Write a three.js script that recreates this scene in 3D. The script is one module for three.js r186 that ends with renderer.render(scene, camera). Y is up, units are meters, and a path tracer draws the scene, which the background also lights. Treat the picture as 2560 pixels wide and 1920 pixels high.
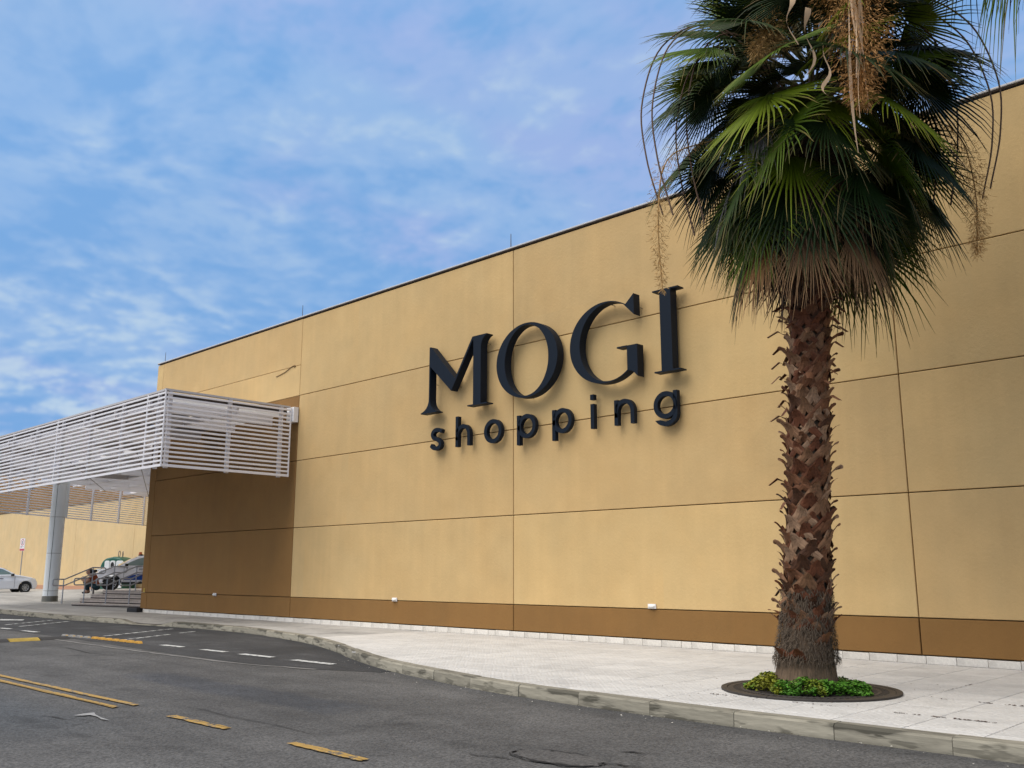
import * as THREE from 'three';
import { mergeGeometries } from 'three/addons/utils/BufferGeometryUtils.js';
import { MarchingCubes } from 'three/addons/objects/MarchingCubes.js';

// ───────── noise helpers (needed by the sky) ─────────
function rng(seed) { let a = seed >>> 0; return () => { a = (a + 0x6D2B79F5) | 0; let t = Math.imul(a ^ (a >>> 15), 1 | a); t = (t + Math.imul(t ^ (t >>> 7), 61 | t)) ^ t; return ((t ^ (t >>> 14)) >>> 0) / 4294967296; }; }
const lerp = (a, b, t) => a + (b - a) * t, clamp = (x, a = 0, b = 1) => Math.min(b, Math.max(a, x));
const smooth = (x) => { x = clamp(x); return x * x * (3 - 2 * x); };
const sst = (a, b, x) => smooth((x - a) / (b - a));
function h2(x, y, s) { let h = Math.imul(x | 0, 374761393) + Math.imul(y | 0, 668265263) + Math.imul(s | 0, 974711); h = Math.imul(h ^ (h >>> 13), 1274126177); return ((h ^ (h >>> 16)) >>> 0) / 4294967296; }
function vn(x, y, s = 0, px = 0, py = 0) {            // value noise, periodic when px/py are given
  const xi = Math.floor(x), yi = Math.floor(y), fx = smooth(x - xi), fy = smooth(y - yi);
  const wx = (v) => (px ? ((v % px) + px) % px : v), wy = (v) => (py ? ((v % py) + py) % py : v);
  const a = h2(wx(xi), wy(yi), s), b = h2(wx(xi + 1), wy(yi), s), c = h2(wx(xi), wy(yi + 1), s), d = h2(wx(xi + 1), wy(yi + 1), s);
  return lerp(lerp(a, b, fx), lerp(c, d, fx), fy);
}
function fbm(x, y, oct = 4, s = 0, p = 0, gain = 0.5) { let v = 0, a = 0.5, n = 0, f = 1; for (let i = 0; i < oct; i++) { v += a * vn(x * f, y * f, s + i * 17, p * f, p * f); n += a; a *= gain; f *= 2; } return v / n; }

function fbmR(x, y, oct, s, gain = 0.5) { let v = 0, a = 0.5, n = 0; for (let i = 0; i < oct; i++) { v += a * vn(x, y, s + i * 17); n += a; a *= gain; const t = 1.75 * x - 1.03 * y + 3.7; y = 1.03 * x + 1.75 * y - 1.9; x = t; } return v / n; }   // octaves turned against each other
// ───────── camera, renderer, sky, sun ─────────
const scene = new THREE.Scene();
const camera = new THREE.PerspectiveCamera(44.83, 4 / 3, 0.1, 1500);
camera.position.set(0, 1.3, 14.249);
camera.rotation.order = 'YXZ';
camera.rotation.set(THREE.MathUtils.degToRad(11.416), THREE.MathUtils.degToRad(43.955), 0);
const renderer = new THREE.WebGLRenderer({ antialias: true });
renderer.setSize(1024, 768);
renderer.toneMapping = THREE.LinearToneMapping;
renderer.toneMappingExposure = 1.82;
renderer.shadowMap.enabled = true;
renderer.shadowMap.type = THREE.PCFSoftShadowMap;

const SUN = new THREE.Vector3(-0.14, 0.86, 0.49).normalize();
const sun = new THREE.DirectionalLight(new THREE.Color(1.0, 0.94, 0.84), 1.2);
sun.position.copy(SUN).multiplyScalar(60).add(new THREE.Vector3(-15, 0, 0));
sun.target.position.set(-15, 0, 0);
sun.castShadow = true;
sun.shadow.radius = 100;
sun.shadow.mapSize.set(2048, 2048);
Object.assign(sun.shadow.camera, { left: -50, right: 40, top: 40, bottom: -40, near: 1, far: 160 });
scene.add(sun, sun.target);

{ // a veil of soft altocumulus over pale blue, brighter where it lies before the veiled sun
  const W = 3072, H = 1536, d = new Float32Array(W * H * 4);
  for (let j = 0; j < H; j++) {
    const el = ((j + 0.5) / H - 0.5) * Math.PI, y = Math.sin(el), c = Math.cos(el);
    for (let i = 0; i < W; i++) {
      const k = (j * W + i) * 4;
      const az = ((i + 0.5) / W - 0.5) * 2 * Math.PI, x = Math.cos(az) * c, z = Math.sin(az) * c;
      let r, g, b;
      if (y < -0.02) { r = 0.10; g = 0.105; b = 0.11; } else {
        const t = 1 / (Math.max(y, 0) + 0.10), u = x * t, v = z * t;       // flat cloud layer seen in perspective
        const wx = (fbmR(u * 1.3 + 7, v * 1.3, 3, 3) - 0.5) * 1.2, wy = (fbmR(u * 1.3, v * 1.3 + 4, 3, 9) - 0.5) * 1.2;
        const big = fbmR(u * 1.0 + wx * 0.7, v * 1.0 + wy * 0.7, 4, 21);
        const mid = fbmR(u * 5.2 + wx * 2.2, v * 5.2 + wy * 2.2, 5, 41, 0.55), lil = sst(0.42, 0.66, fbmR(u * 1.7 - wx, v * 1.7 + 9, 3, 31));
        const fine = fbmR(u * 17 + wx * 4 + mid * 1.5, v * 17 + wy * 4, 4, 61, 0.58);
        let cov = 0.56 + (big - 0.5) * 1.0 + (mid - 0.5) * 1.6 + (fine - 0.5) * 1.1;
        const hz = Math.exp(-Math.max(y, 0) * 4.5);
        cov = clamp(cov + 0.10 * hz, 0, 1);
        const tuft = sst(0.56, 0.80, mid * 0.58 + fine * 0.42 + 0.02 + hz * 0.17) * sst(0.36, 0.60, big + 0.05 + hz * 0.2);
        const gap = sst(0.52, 0.28, big) * 0.6;
        // base blue, greyer lilac cloud body, white tufts
        const lo = [0.108, 0.221, 0.408], veil = [0.165, 0.252, 0.430], white = [0.33, 0.40, 0.45];
        const m1 = smooth(cov * 1.2), m2 = tuft * (0.33 + 0.67 * hz); veil[0] = 0.166 + 0.016 * lil; veil[1] = 0.266 - 0.012 * lil;
        const out = [0, 1, 2].map((q) => { let s = lerp(lo[q], veil[q], m1 * (1 - gap * 0.5)); return lerp(s, white[q], clamp(m2)); });
        const cs = Math.max(0, x * SUN.x + y * SUN.y + z * SUN.z);
        const up = 1 + 2.8 * Math.pow(cs, 4);
        [r, g, b] = out.map((q) => q * up);
        const wv = sst(0.30, 0.85, cs) * 0.92;                                     // thin cloud whitens round the sun
        const l = (r + g + b) / 3; r = lerp(r, l * 1.08, wv); g = lerp(g, l * 1.02, wv); b = lerp(b, l * 0.96, wv);
      }
      d[k] = r; d[k + 1] = g; d[k + 2] = b; d[k + 3] = 1;
    }
  }
  const sky = new THREE.DataTexture(d, W, H, THREE.RGBAFormat, THREE.FloatType);
  sky.mapping = THREE.EquirectangularReflectionMapping;
  sky.magFilter = sky.minFilter = THREE.LinearFilter;
  sky.needsUpdate = true;
  scene.background = sky; scene.environment = sky;
}

// ───────── builders ─────────
const used = {};
function numbered(n) { used[n] = (used[n] ?? -1) + 1; return used[n] ? `${n}_${String(used[n]).padStart(3, '0')}` : n; }
function tag(o, label, category, group) { o.userData.label = label; o.userData.category = category; if (group) o.userData.group = group; return o; }
function thing(name, label, category, [x, y, z] = [0, 0, 0], turn = 0, group) {
  const o = new THREE.Group(); o.name = numbered(name); o.position.set(x, y, z); o.rotation.y = turn; scene.add(o);
  return tag(o, label, category, group);
}
function part(name, geo, mat, parent, pos, rot) {
  const m = new THREE.Mesh(Array.isArray(geo) ? merge(geo) : geo, mat); m.name = parent ? name : numbered(name);
  if (pos) m.position.set(...pos); if (rot) m.rotation.set(...rot);
  (parent ?? scene).add(m); return m;
}
function struct(name, geo, mat, pos) { const m = part(name, geo, mat, null, pos); m.userData.kind = 'structure'; return m; }
function merge(list) {
  const l = list.map((g) => { const q = g.index ? g.toNonIndexed() : g; for (const k of Object.keys(q.attributes)) if (!['position', 'normal', 'uv', 'color'].includes(k)) q.deleteAttribute(k); return q; });
  if (l.length === 1) return l[0];
  if (l.some((g) => !g.attributes.uv)) l.forEach((g) => g.deleteAttribute('uv'));
  return mergeGeometries(l);
}
const V = (x, y, z) => new THREE.Vector3(x, y, z);
const box = (w, h, d, x = 0, y = 0, z = 0) => new THREE.BoxGeometry(w, h, d).translate(x, y, z);
function cbox(w, h, d, c = 0.006, x = 0, y = 0, z = 0) {                 // box with chamfered edges
  const s = new THREE.Shape(); const a = w / 2 - c, b = h / 2 - c;
  s.moveTo(-a, -b); s.lineTo(a, -b); s.lineTo(a, b); s.lineTo(-a, b); s.closePath();
  return new THREE.ExtrudeGeometry(s, { depth: d - 2 * c, bevelEnabled: true, bevelThickness: c, bevelSize: c, bevelSegments: 1, steps: 1 }).translate(x, y, z - d / 2 + c);
}
const cyl = (r0, r1, h, n = 20) => new THREE.CylinderGeometry(r0, r1, h, n);
function tube(pts, r, seg = 24, rad = 8, closed = false, tension = 0.5) { return new THREE.TubeGeometry(new THREE.CatmullRomCurve3(pts, closed, 'catmullrom', tension), seg, r, rad, closed); }
function rodGeo(a, b, r, n = 8) { const d = b.clone().sub(a), g = cyl(r, r, d.length(), n); g.applyQuaternion(new THREE.Quaternion().setFromUnitVectors(V(0, 1, 0), d.clone().normalize())); const m = a.clone().add(b).multiplyScalar(0.5); return g.translate(m.x, m.y, m.z); }
function raw(pos, idx, uv, col) {
  const g = new THREE.BufferGeometry(); g.setAttribute('position', new THREE.Float32BufferAttribute(pos, 3));
  if (uv) g.setAttribute('uv', new THREE.Float32BufferAttribute(uv, 2)); if (col) g.setAttribute('color', new THREE.Float32BufferAttribute(col, 3));
  g.setIndex(idx); g.computeVertexNormals(); return g;
}
const lin2s = (x) => { x = clamp(x); return Math.round(255 * (x <= 0.0031308 ? 12.92 * x : 1.055 * Math.pow(x, 1 / 2.4) - 0.055)); };
function tex(w, h, fn, srgb = true) {
  const d = new Uint8Array(w * h * 4);
  for (let j = 0; j < h; j++) for (let i = 0; i < w; i++) { const v = fn(i / w, j / h, i, j), k = (j * w + i) * 4; if (srgb) { d[k] = lin2s(v[0]); d[k + 1] = lin2s(v[1]); d[k + 2] = lin2s(v[2]); } else { d[k] = d[k + 1] = d[k + 2] = Math.round(255 * clamp(v)); } d[k + 3] = 255; }
  const t = new THREE.DataTexture(d, w, h, THREE.RGBAFormat); t.wrapS = t.wrapT = THREE.RepeatWrapping; t.magFilter = THREE.LinearFilter; t.minFilter = THREE.LinearMipmapLinearFilter; t.generateMipmaps = true;
  if (srgb) t.colorSpace = THREE.SRGBColorSpace; t.needsUpdate = true; return t;
}
function rep(t, sx, sy = sx) { const c = t.clone(); c.repeat.set(sx, sy); c.needsUpdate = true; return c; }
const std = (r, g, b, rough = 0.7, o = {}) => new THREE.MeshStandardMaterial({ color: new THREE.Color().setRGB(r, g, b), roughness: rough, metalness: 0, ...o });

// ───────── surface textures ─────────
// rendered and painted wall: mottled, faint vertical washes; one repeat spans 8.25 m
const stuccoMap = tex(1024, 1024, (u, v) => {
  const m = fbm(u * 20, v * 20, 5, 5, 20), wash = fbm(u * 64, v * 4, 3, 15, 0), bl = fbm(u * 4, v * 4, 3, 25, 4), pk = fbm(u * 11 + 3, v * 9, 4, 35, 0);
  const e = Math.min(u, 1 - u) < 0.02 ? 0 : 1;
  let s = 0.80 + (m - 0.5) * 0.12 + (wash - 0.5) * 0.06 * e + (bl - 0.5) * 0.10 + (h2(u * 1024, v * 1024, 3) - 0.5) * 0.05;
  const p = (pk - 0.5) * 0.14;
  return [s + p * 0.35, s, s - p * 0.5];
});
const stuccoBump = tex(512, 512, (u, v) => fbm(u * 48, v * 48, 3, 7, 48) * 0.7 + h2(u * 512, v * 512, 9) * 0.3, false);
const concreteMap = tex(1024, 1024, (u, v) => {
  const m = fbm(u * 6, v * 6, 5, 51, 6), f = fbm(u * 60, v * 60, 2, 52, 60), st = sst(0.60, 0.80, fbm(u * 9, v * 9, 4, 53, 9));
  const s = 0.78 + (m - 0.5) * 0.42 + (f - 0.5) * 0.16 - st * 0.14; return [s, s * 0.99, s * 0.975];
});
// kerb stones: pale cement with dark algae running along the upper edge (v = 0 bottom of face … 1 back of top)
const kerbMap = tex(1024, 256, (u, v) => {
  const n = fbm(u * 24, v * 6, 4, 71, 0), n2 = fbm(u * 60, v * 16, 3, 72, 0), big = fbm(u * 7, v * 2, 3, 73, 0);
  const edge = Math.exp(-Math.pow((v - 0.47 + (n - 0.5) * 0.30) / 0.13, 2));
  const dark = clamp(edge * (0.25 + 1.6 * sst(0.36, 0.58, big)) + sst(0.55, 0.72, n) * 0.6 + sst(0.18, 0.0, v) * 0.45);
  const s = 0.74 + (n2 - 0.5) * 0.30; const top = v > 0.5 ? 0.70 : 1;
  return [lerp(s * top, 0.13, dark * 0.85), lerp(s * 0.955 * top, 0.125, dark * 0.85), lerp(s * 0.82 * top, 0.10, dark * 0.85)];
});
// asphalt: pale and dark stone chips in bitumen, one repeat spans 3 m
const asphaltMap = tex(1536, 1536, (u, v, i, j) => {
  const a = fbm(u * 170, v * 170, 2, 81, 170), b = h2(i >> 1, j >> 1, 82), c = h2(i, j, 83), m = fbm(u * 9, v * 9, 4, 84, 9);
  let s = 0.58 + (a - 0.5) * 0.75 + (m - 0.5) * 0.18; if (b > 0.93) s += 0.45 * c; if (b < 0.10) s -= 0.34;
  s = clamp(s, 0.12, 1); const q = (h2(i >> 1, j >> 1, 85) - 0.5) * 0.05; return [s + q, s, s - q * 0.5];
});
const asphaltBump = tex(768, 768, (u, v, i, j) => fbm(u * 170, v * 170, 2, 81, 170) * 0.7 + h2(i, j, 86) * 0.3, false);
// stamped paving: rows of scallops, one repeat spans 1.2 m
function fanH(u, v) {
  const n = 6, r = 0.78; let best = 1; const X = u * n, Y = v * n * 2;
  for (let j = Math.floor(Y) + 2; j >= Math.floor(Y) - 1; j--) { const off = (((j % 2) + 2) % 2) * 0.5; const cx = Math.round(X - off) + off, dx = X - cx, dy = (Y - j) * 0.5; const d = Math.hypot(dx, dy); if (d < r && dy < 0.02) { best = d / r; break; } }
  return 0.5 + 0.5 * Math.cos(best * Math.PI * 6);
}
const fanBump = tex(1024, 1024, (u, v) => fanH(u, v) * 0.75 + fbm(u * 40, v * 40, 3, 91, 40) * 0.25, false);
const fanMap = tex(1024, 1024, (u, v) => { const f = fanH(u, v), m = fbm(u * 5, v * 5, 5, 92, 5), g = fbm(u * 50, v * 50, 2, 93, 50); const s = 0.83 + (f - 0.5) * 0.055 + (m - 0.5) * 0.30 + (g - 0.5) * 0.10; return [s, s * 0.992, s * 0.975]; });
const barkMap = tex(512, 512, (u, v) => { const f = fbm(u * 60, v * 14, 4, 101, 0), g = fbm(u * 8, v * 30, 3, 102, 0); const s = 0.35 + f * 0.6 + (g - 0.5) * 0.3; return [s, s * 0.95, s * 0.9]; });

// road paint, rubbed through to the stone in places; one repeat spans 3 m
const paintMap = (r, g, b, seed) => tex(768, 768, (u, v) => { const n = fbm(u * 40, v * 40, 4, seed, 40), k = fbm(u * 220, v * 220, 2, seed + 1, 220), w = sst(0.53, 0.66, n * 0.6 + k * 0.4), s = 0.82 + (n - 0.5) * 0.5; return [lerp(r * s, 0.10, w), lerp(g * s, 0.095, w), lerp(b * s, 0.09, w)]; });
// ───────── materials ─────────
const yellowC = [0.590, 0.408, 0.186], brownC = [0.255, 0.132, 0.037];
const wallMat = (c, k = 1, dr = 0) => std(c[0] * k / 0.8 * (1 + dr), c[1] * k / 0.8, c[2] * k / 0.8, 0.9, { map: stuccoMap, bumpMap: rep(stuccoBump, 4), bumpScale: 0.003 });
const M = {
  yellow: [wallMat(yellowC), wallMat(yellowC, 0.96, 0.01), wallMat(yellowC, 1.03, -0.01)],
  brown: [wallMat(brownC), wallMat(brownC, 0.94)],
  joint: std(0.22, 0.14, 0.065, 0.95),
  tile: [0, 1, 2].map((i) => std(0.95 - i * 0.05, 0.91 - i * 0.05, 0.84 - i * 0.05, 0.55, { map: concreteMap })),
  coping: std(0.55, 0.54, 0.55, 0.5), darkStrip: std(0.08, 0.06, 0.05, 0.8), roof: std(0.35, 0.35, 0.35, 0.9),
  steel: std(0.45, 0.46, 0.48, 0.32, { metalness: 0.9 }), steelDark: std(0.16, 0.15, 0.15, 0.4, { metalness: 0.6 }),
  white: std(0.80, 0.79, 0.80, 0.4), lamp: std(0.82, 0.82, 0.80, 0.3), black: std(0.012, 0.012, 0.013, 0.6),
  letter: new THREE.MeshPhysicalMaterial({ color: new THREE.Color().setRGB(0.006, 0.012, 0.023), roughness: 0.5, specularIntensity: 0.3 }), letterSide: std(0.006, 0.0065, 0.008, 0.5),
  louver: std(0.83, 0.81, 0.83, 0.38), louverPost: std(0.72, 0.70, 0.72, 0.5),
  asphalt: std(1, 1, 1, 0.93, { map: rep(asphaltMap, 1), bumpMap: asphaltBump, bumpScale: 0.006, vertexColors: true }),
  bay: std(1, 1, 1, 0.95, { vertexColors: true, map: rep(asphaltMap, 1), bumpMap: asphaltBump, bumpScale: 0.004 }),
  patch: std(0.135, 0.128, 0.122, 0.95, { map: rep(asphaltMap, 1) }), crack: std(0.014, 0.013, 0.012, 1),
  paintY: std(1, 1, 1, 0.8, { map: paintMap(0.50, 0.305, 0.072, 201) }), paintW: std(1, 1, 1, 0.8, { map: paintMap(0.70, 0.71, 0.69, 202) }), paintWorn: std(0.42, 0.42, 0.42, 0.85, { map: concreteMap }),
  slab: [0, 1, 2, 3, 4].map((i) => { const k = [1, 0.96, 1.04, 0.92, 0.985][i]; return std(0.66 * k, 0.65 * k, 0.635 * k, 0.85, { map: fanMap, bumpMap: fanBump, bumpScale: 0.007 }); }),
  grout: std(1, 1, 1, 0.95, { map: rep(concreteMap, 0.5), vertexColors: true }),
  step: std(0.72, 0.63, 0.56, 0.85, { map: concreteMap }), stepShade: std(0.035, 0.025, 0.022, 0.9),
  column: std(0.74, 0.78, 0.80, 0.45), columnBase: std(0.17, 0.165, 0.14, 0.4, { metalness: 0.4 }),
};
const kerbMats = [0, 1, 2, 3].map((i) => { const k = [1, 0.88, 1.07, 0.8][i]; return std(0.47 * k, 0.455 * k, 0.42 * k, 0.9, { map: kerbMap, bumpMap: kerbMap, bumpScale: 0.006 }); });

// ═════════ SETTING ═════════
const ROAD = -0.138;
const kerbPts = [[-75, 2.3], [-60, 2.3], [-38, 2.45], [-32, 2.62], [-28, 2.5], [-25, 2.2], [-22.5, 2.05], [-20.6, 2.13], [-18.9, 2.42], [-16.8, 2.92], [-14.7, 3.72], [-13.2, 4.42], [-11.5, 5.1], [-10.2, 5.46], [-8.8, 5.8], [-7.3, 6.0], [-5.5, 6.1], [-3, 6.12], [2, 6.12], [14, 6.12]];
const kerbCurve = new THREE.CatmullRomCurve3(kerbPts.map(([x, z]) => V(x, 0, z)), false, 'centripetal');
const kerbLine = kerbCurve.getSpacedPoints(900);
function zk(x) { let i = 0; while (i < kerbLine.length - 2 && kerbLine[i + 1].x < x) i++; const a = kerbLine[i], b = kerbLine[i + 1]; return lerp(a.z, b.z, clamp((x - a.x) / (b.x - a.x))); }
const dip = (x) => sst(-27.0, -26.2, x) * sst(-24.2, -25.0, x);                  // dropped kerb
const plazaY = (x, z) => 0.19 * sst(-45, -50, x) + 0.22 * sst(-3.2, -4.8, z) * sst(-42.5, -44.5, x) * (1 - sst(-51, -55, x));

struct('ground', new THREE.PlaneGeometry(1600, 1600).rotateX(-Math.PI / 2), std(0.14, 0.13, 0.10, 1), [0, -0.4, 0]);

{ // carriageway: fine mesh where the camera looks, wear and repairs as tones of the surface
  function sheet(x0, x1, z0, z1, st, y) {
    const nx = Math.max(1, Math.round((x1 - x0) / st)), nz = Math.max(1, Math.round((z1 - z0) / st)), p = [], uv = [], col = [], ix = [];
    for (let j = 0; j <= nz; j++) for (let i = 0; i <= nx; i++) {
      const x = lerp(x0, x1, i / nx), z = lerp(z0, z1, j / nz); p.push(x, y, z); uv.push(x / 3, -z / 3);
      const n = fbm(x * 0.35 + 40, z * 0.5, 4, 111), n2 = fbm(x * 1.4, z * 2.2, 4, 112), lane = Math.exp(-Math.pow((z - 7.0) / 0.35, 2)) + Math.exp(-Math.pow((z - 8.6) / 0.35, 2)), str = fbm(x * 0.16, z * 3.2, 4, 118), spot = sst(0.70, 0.80, fbm(x * 2.6 + 11, z * 3.4, 3, 119));
      let s = 0.178 * (0.80 + (n - 0.5) * 0.60 + (n2 - 0.5) * 0.34 + (str - 0.5) * 0.42 - lane * 0.07 - spot * 0.22);
      let tint = [1.02, 0.985, 0.95];
      const e = (fbm(x * 2, z * 2, 3, 113) - 0.5) * 0.5;                                       // dark bluish repair strips in the lane
      const pa = sst(-13.9, -12.8, x + e) * sst(-8.0, -9.0, x + e) * sst(0.42, 0.24, Math.abs(z - 7.95 - (x + 11) * 0.02 + e * 0.5)) * 0.75;
      s *= 1 - 0.42 * pa; tint = tint.map((q, k) => lerp(q, [0.92, 0.98, 1.12][k], pa));
      const bl = sst(0.3, 0.62, fbm(x * 0.4 + 3, z * 0.5 + 8, 3, 114)) * sst(-8, -11, x) * sst(9.7, 10.6, z);
      s *= 1 - 0.22 * bl; tint = tint.map((q, k) => lerp(q, [0.93, 1.0, 1.08][k], bl));
      const gut = sst(0.55, 0.08, z - zk(x)); s *= 1 - 0.30 * gut * (0.5 + n2);                     // grime in the gutter
      const ph = Math.exp(-(Math.pow((x + 5.0) / 0.95, 2) + Math.pow((z - 8.1) / 0.65, 2))); s *= 1 - 0.28 * ph * (0.4 + n2);
      col.push(s * tint[0], s * tint[1], s * tint[2]);
    }
    for (let j = 0; j < nz; j++) for (let i = 0; i < nx; i++) { const a = j * (nx + 1) + i, b = a + nx + 1; ix.push(a, b, a + 1, a + 1, b, b + 1); }
    return raw(p, ix, uv, col);
  }
  struct('road', [sheet(-26, 0, 1.6, 14, 0.1, ROAD), sheet(-140, -26, 1.6, 14, 1, ROAD), sheet(0, 60, 1.6, 14, 1, ROAD), sheet(-140, 60, 14, 34, 2, ROAD)], M.asphalt);
}
function flat(pts, y, s = 3) {                                                      // thin sheet from an outline of [x, z]
  const sh = new THREE.Shape(pts.map(([x, z]) => new THREE.Vector2(x, -z))); const g = new THREE.ShapeGeometry(sh).rotateX(-Math.PI / 2).translate(0, y, 0);
  const p = g.attributes.position, uv = g.attributes.uv; for (let i = 0; i < p.count; i++) uv.setXY(i, p.getX(i) / s, -p.getZ(i) / s); return g;
}
const worn = (a, b, c, d, n = 14, j = 0.018, seed = 1) => {                            // a painted bar with frayed edges; a-b near side, c-d far side
  const r = rng(seed), out = []; const L = (p, q) => { for (let i = 0; i < n; i++) { const t = i / n; out.push([lerp(p[0], q[0], t) + (r() - 0.5) * j, lerp(p[1], q[1], t) + (r() - 0.5) * j]); } };
  L(a, b); L(b, c); L(c, d); L(d, a); return out;
};
{ // lay-by with newer, darker asphalt
  const out = [], r = rng(4);
  for (const [x, z] of [[-75, 5.55], [-60, 5.6], [-40, 5.6], [-30, 5.62], [-24, 5.68], [-21.6, 5.72], [-19.5, 5.85], [-17.1, 5.96], [-15, 6.02], [-13.5, 6.03], [-12.4, 5.85], [-11.7, 5.6], [-11.1, 5.35]]) out.push([x, z + (r() - 0.5) * 0.04]);
  const edge = (x) => { for (let i = 0; i < out.length - 1; i++) if (x >= out[i][0] && x <= out[i + 1][0]) return lerp(out[i][1], out[i + 1][1], (x - out[i][0]) / (out[i + 1][0] - out[i][0])); return 5.4; };
  const p = [], uv = [], col = [], ix = [], NZ = 22; let k = 0;
  for (let x = -75; x <= -11.1; x += x < -34 ? 1 : 0.15, k++) {
    const a = zk(x) + 0.004, b = Math.max(edge(x), a + 0.002);
    for (let q = 0; q <= NZ; q++) {
      const z = lerp(a, b, q / NZ); p.push(x, ROAD + 0.004, z); uv.push(x / 3, -z / 3);
      const n = fbm(x * 0.7, z * 1.1, 4, 161), st = fbm(x * 0.5 + z * 0.8, z * 5 - x * 0.6, 4, 162), dust = sst(0.56, 0.72, fbm(x * 1.1 + 4, z * 3.6, 4, 163)), g = 0.070 * (0.85 + (n - 0.5) * 0.7 + (st - 0.5) * 0.5 + dust * 0.55) * (1 - 0.25 * sst(0.4, 0.05, z - a)); col.push(g, g * 1.0, g * 1.03);
    }
    if (k) for (let q = 0; q < NZ; q++) { const c = (k - 1) * (NZ + 1) + q, d = c + NZ + 1; ix.push(c, c + 1, d, d, c + 1, d + 1); }
  }
  struct('parking_bay', raw(p, ix, uv, col), M.bay);
  const seam = []; for (let i = 0; i <= 40; i++) { const x = lerp(-21.6, -12.2, i / 40); seam.push([x, 6.06 + 0.10 * Math.sin(i * 0.08) - sst(-13.8, -12.2, x) * 0.25 + (r() - 0.5) * 0.03]); }
  const o2 = seam.map(([x, z]) => [x, z + 0.05 + (r() * 0.05)]).reverse();
  struct('asphalt_seam', flat([...seam, ...o2], ROAD + 0.008), std(0.24, 0.235, 0.225, 0.95, { map: concreteMap }));
}
{ // painted markings
  const y = ROAD + 0.012;
  struct('road_marking', [
    flat(worn([-40, 9.42], [-10.4, 9.37], [-10.36, 9.455], [-40, 9.51], 60, 0.02, 5), y),
    flat(worn([-40, 9.62], [-10.42, 9.59], [-10.36, 9.68], [-40, 9.72], 60, 0.02, 6), y),
    flat(worn([-9.36, 9.46], [-8.24, 9.465], [-8.24, 9.565], [-9.38, 9.555], 14, 0.022, 7), y),
    flat(worn([-7.17, 9.465], [-6.13, 9.485], [-6.13, 9.585], [-7.19, 9.56], 14, 0.022, 8), y)], M.paintY);
  const W = [];
  [[-18.4, -17.62], [-16.76, -15.98], [-15.38, -14.42], [-13.72, -12.66], [-25.3, -24.45], [-26.9, -26.3], [-28.6, -27.8], [-30.4, -29.5]].forEach(([a, b], i) => W.push(flat(worn([a, 5.15 + (i > 3 ? 0.28 : 0)], [b, 5.13 + (i > 3 ? 0.25 : 0)], [b + 0.03, 5.27 + (i > 3 ? 0.27 : 0)], [a - 0.03, 5.30 + (i > 3 ? 0.27 : 0)], 10, 0.02, 20 + i), y)));
  struct('road_marking', W, M.paintW);
  const B = []; const r = rng(9);
  const dashed = (x0, z0, x1, z1, n) => { for (let i = 0; i < n; i++) { if (r() < 0.12) continue; const t0 = i / n, t1 = (i + 0.62 + r() * 0.2) / n, dx = x1 - x0, dz = z1 - z0, l = Math.hypot(dx, dz), nx = -dz / l * 0.055, nz = dx / l * 0.055; const P = (t, s) => [x0 + dx * t + nx * s, z0 + dz * t + nz * s]; B.push(flat(worn(P(t0, 1), P(t1, 1), P(t1, -1), P(t0, -1), 4, 0.03, 40 + i), y)); } };
  dashed(-21.84, 4.95, -23.4, 2.5, 8); dashed(-20.4, 5.1, -22.2, 2.3, 9); dashed(-28.4, 4.9, -30.2, 2.95, 7); dashed(-27.3, 4.9, -29.1, 2.9, 7);
  struct('bay_marking', B, M.paintW);
  struct('stop_line', flat(worn([-33.2, 4.75], [-31.2, 3.45], [-30.6, 3.7], [-32.4, 5.1], 10, 0.03, 61), y), M.paintW);
  struct('paint_scrape', [flat([[-10.09, 10.19], [-10.15, 10.07], [-10.15, 9.96], [-10.0, 10.01], [-9.77, 10.05], [-9.52, 10.07], [-9.64, 10.10], [-9.84, 10.06], [-10.0, 10.06], [-10.02, 10.13]], y)], M.paintWorn);
  // bumps of old patching at the front edge: an oval patch with open cracks round it
  const o = [], rr = rng(12); for (let i = 0; i < 40; i++) { const a = i / 40 * Math.PI * 2; o.push([-5.135 + Math.cos(a) * (0.41 + rr() * 0.06), 8.41 + Math.sin(a) * (0.19 + rr() * 0.04)]); }
  struct('asphalt_patch', flat(o, ROAD + 0.006), M.patch);
  const C = []; const crack = (pts, w) => { const a = [], b = []; pts.forEach(([x, z], i) => { const k = w * (0.5 + rr() * 1.4) * (i === 0 || i === pts.length - 1 ? 0.2 : 1); a.push([x + (rr() - 0.5) * 0.02, z - k]); b.push([x + (rr() - 0.5) * 0.02, z + k]); }); C.push(flat([...a, ...b.reverse()], ROAD + 0.009)); };
  const arc = (a0, a1, n, k = 1) => { const q = []; for (let i = 0; i <= n; i++) { const a = lerp(a0, a1, i / n); q.push([-5.135 + Math.cos(a) * 0.44 * k + (rr() - 0.5) * 0.05, 8.41 + Math.sin(a) * 0.215 * k + (rr() - 0.5) * 0.035]); } return q; };
  crack(arc(2.6, 3.4, 7), 0.022); crack(arc(3.9, 5.0, 9), 0.010); crack(arc(0.2, 1.9, 12), 0.020); crack(arc(-0.5, 0.1, 6), 0.018); crack(arc(0.9, 2.7, 10, 1.12), 0.007);
  crack([[-5.32, 8.61], [-5.38, 8.71], [-5.52, 8.73], [-5.65, 8.80], [-5.77, 8.78]], 0.010); crack([[-4.76, 8.37], [-4.63, 8.29], [-4.55, 8.30], [-4.43, 8.22]], 0.012); crack([[-4.96, 7.90], [-4.88, 7.82], [-4.75, 7.80], [-4.67, 7.72]], 0.012);
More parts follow.
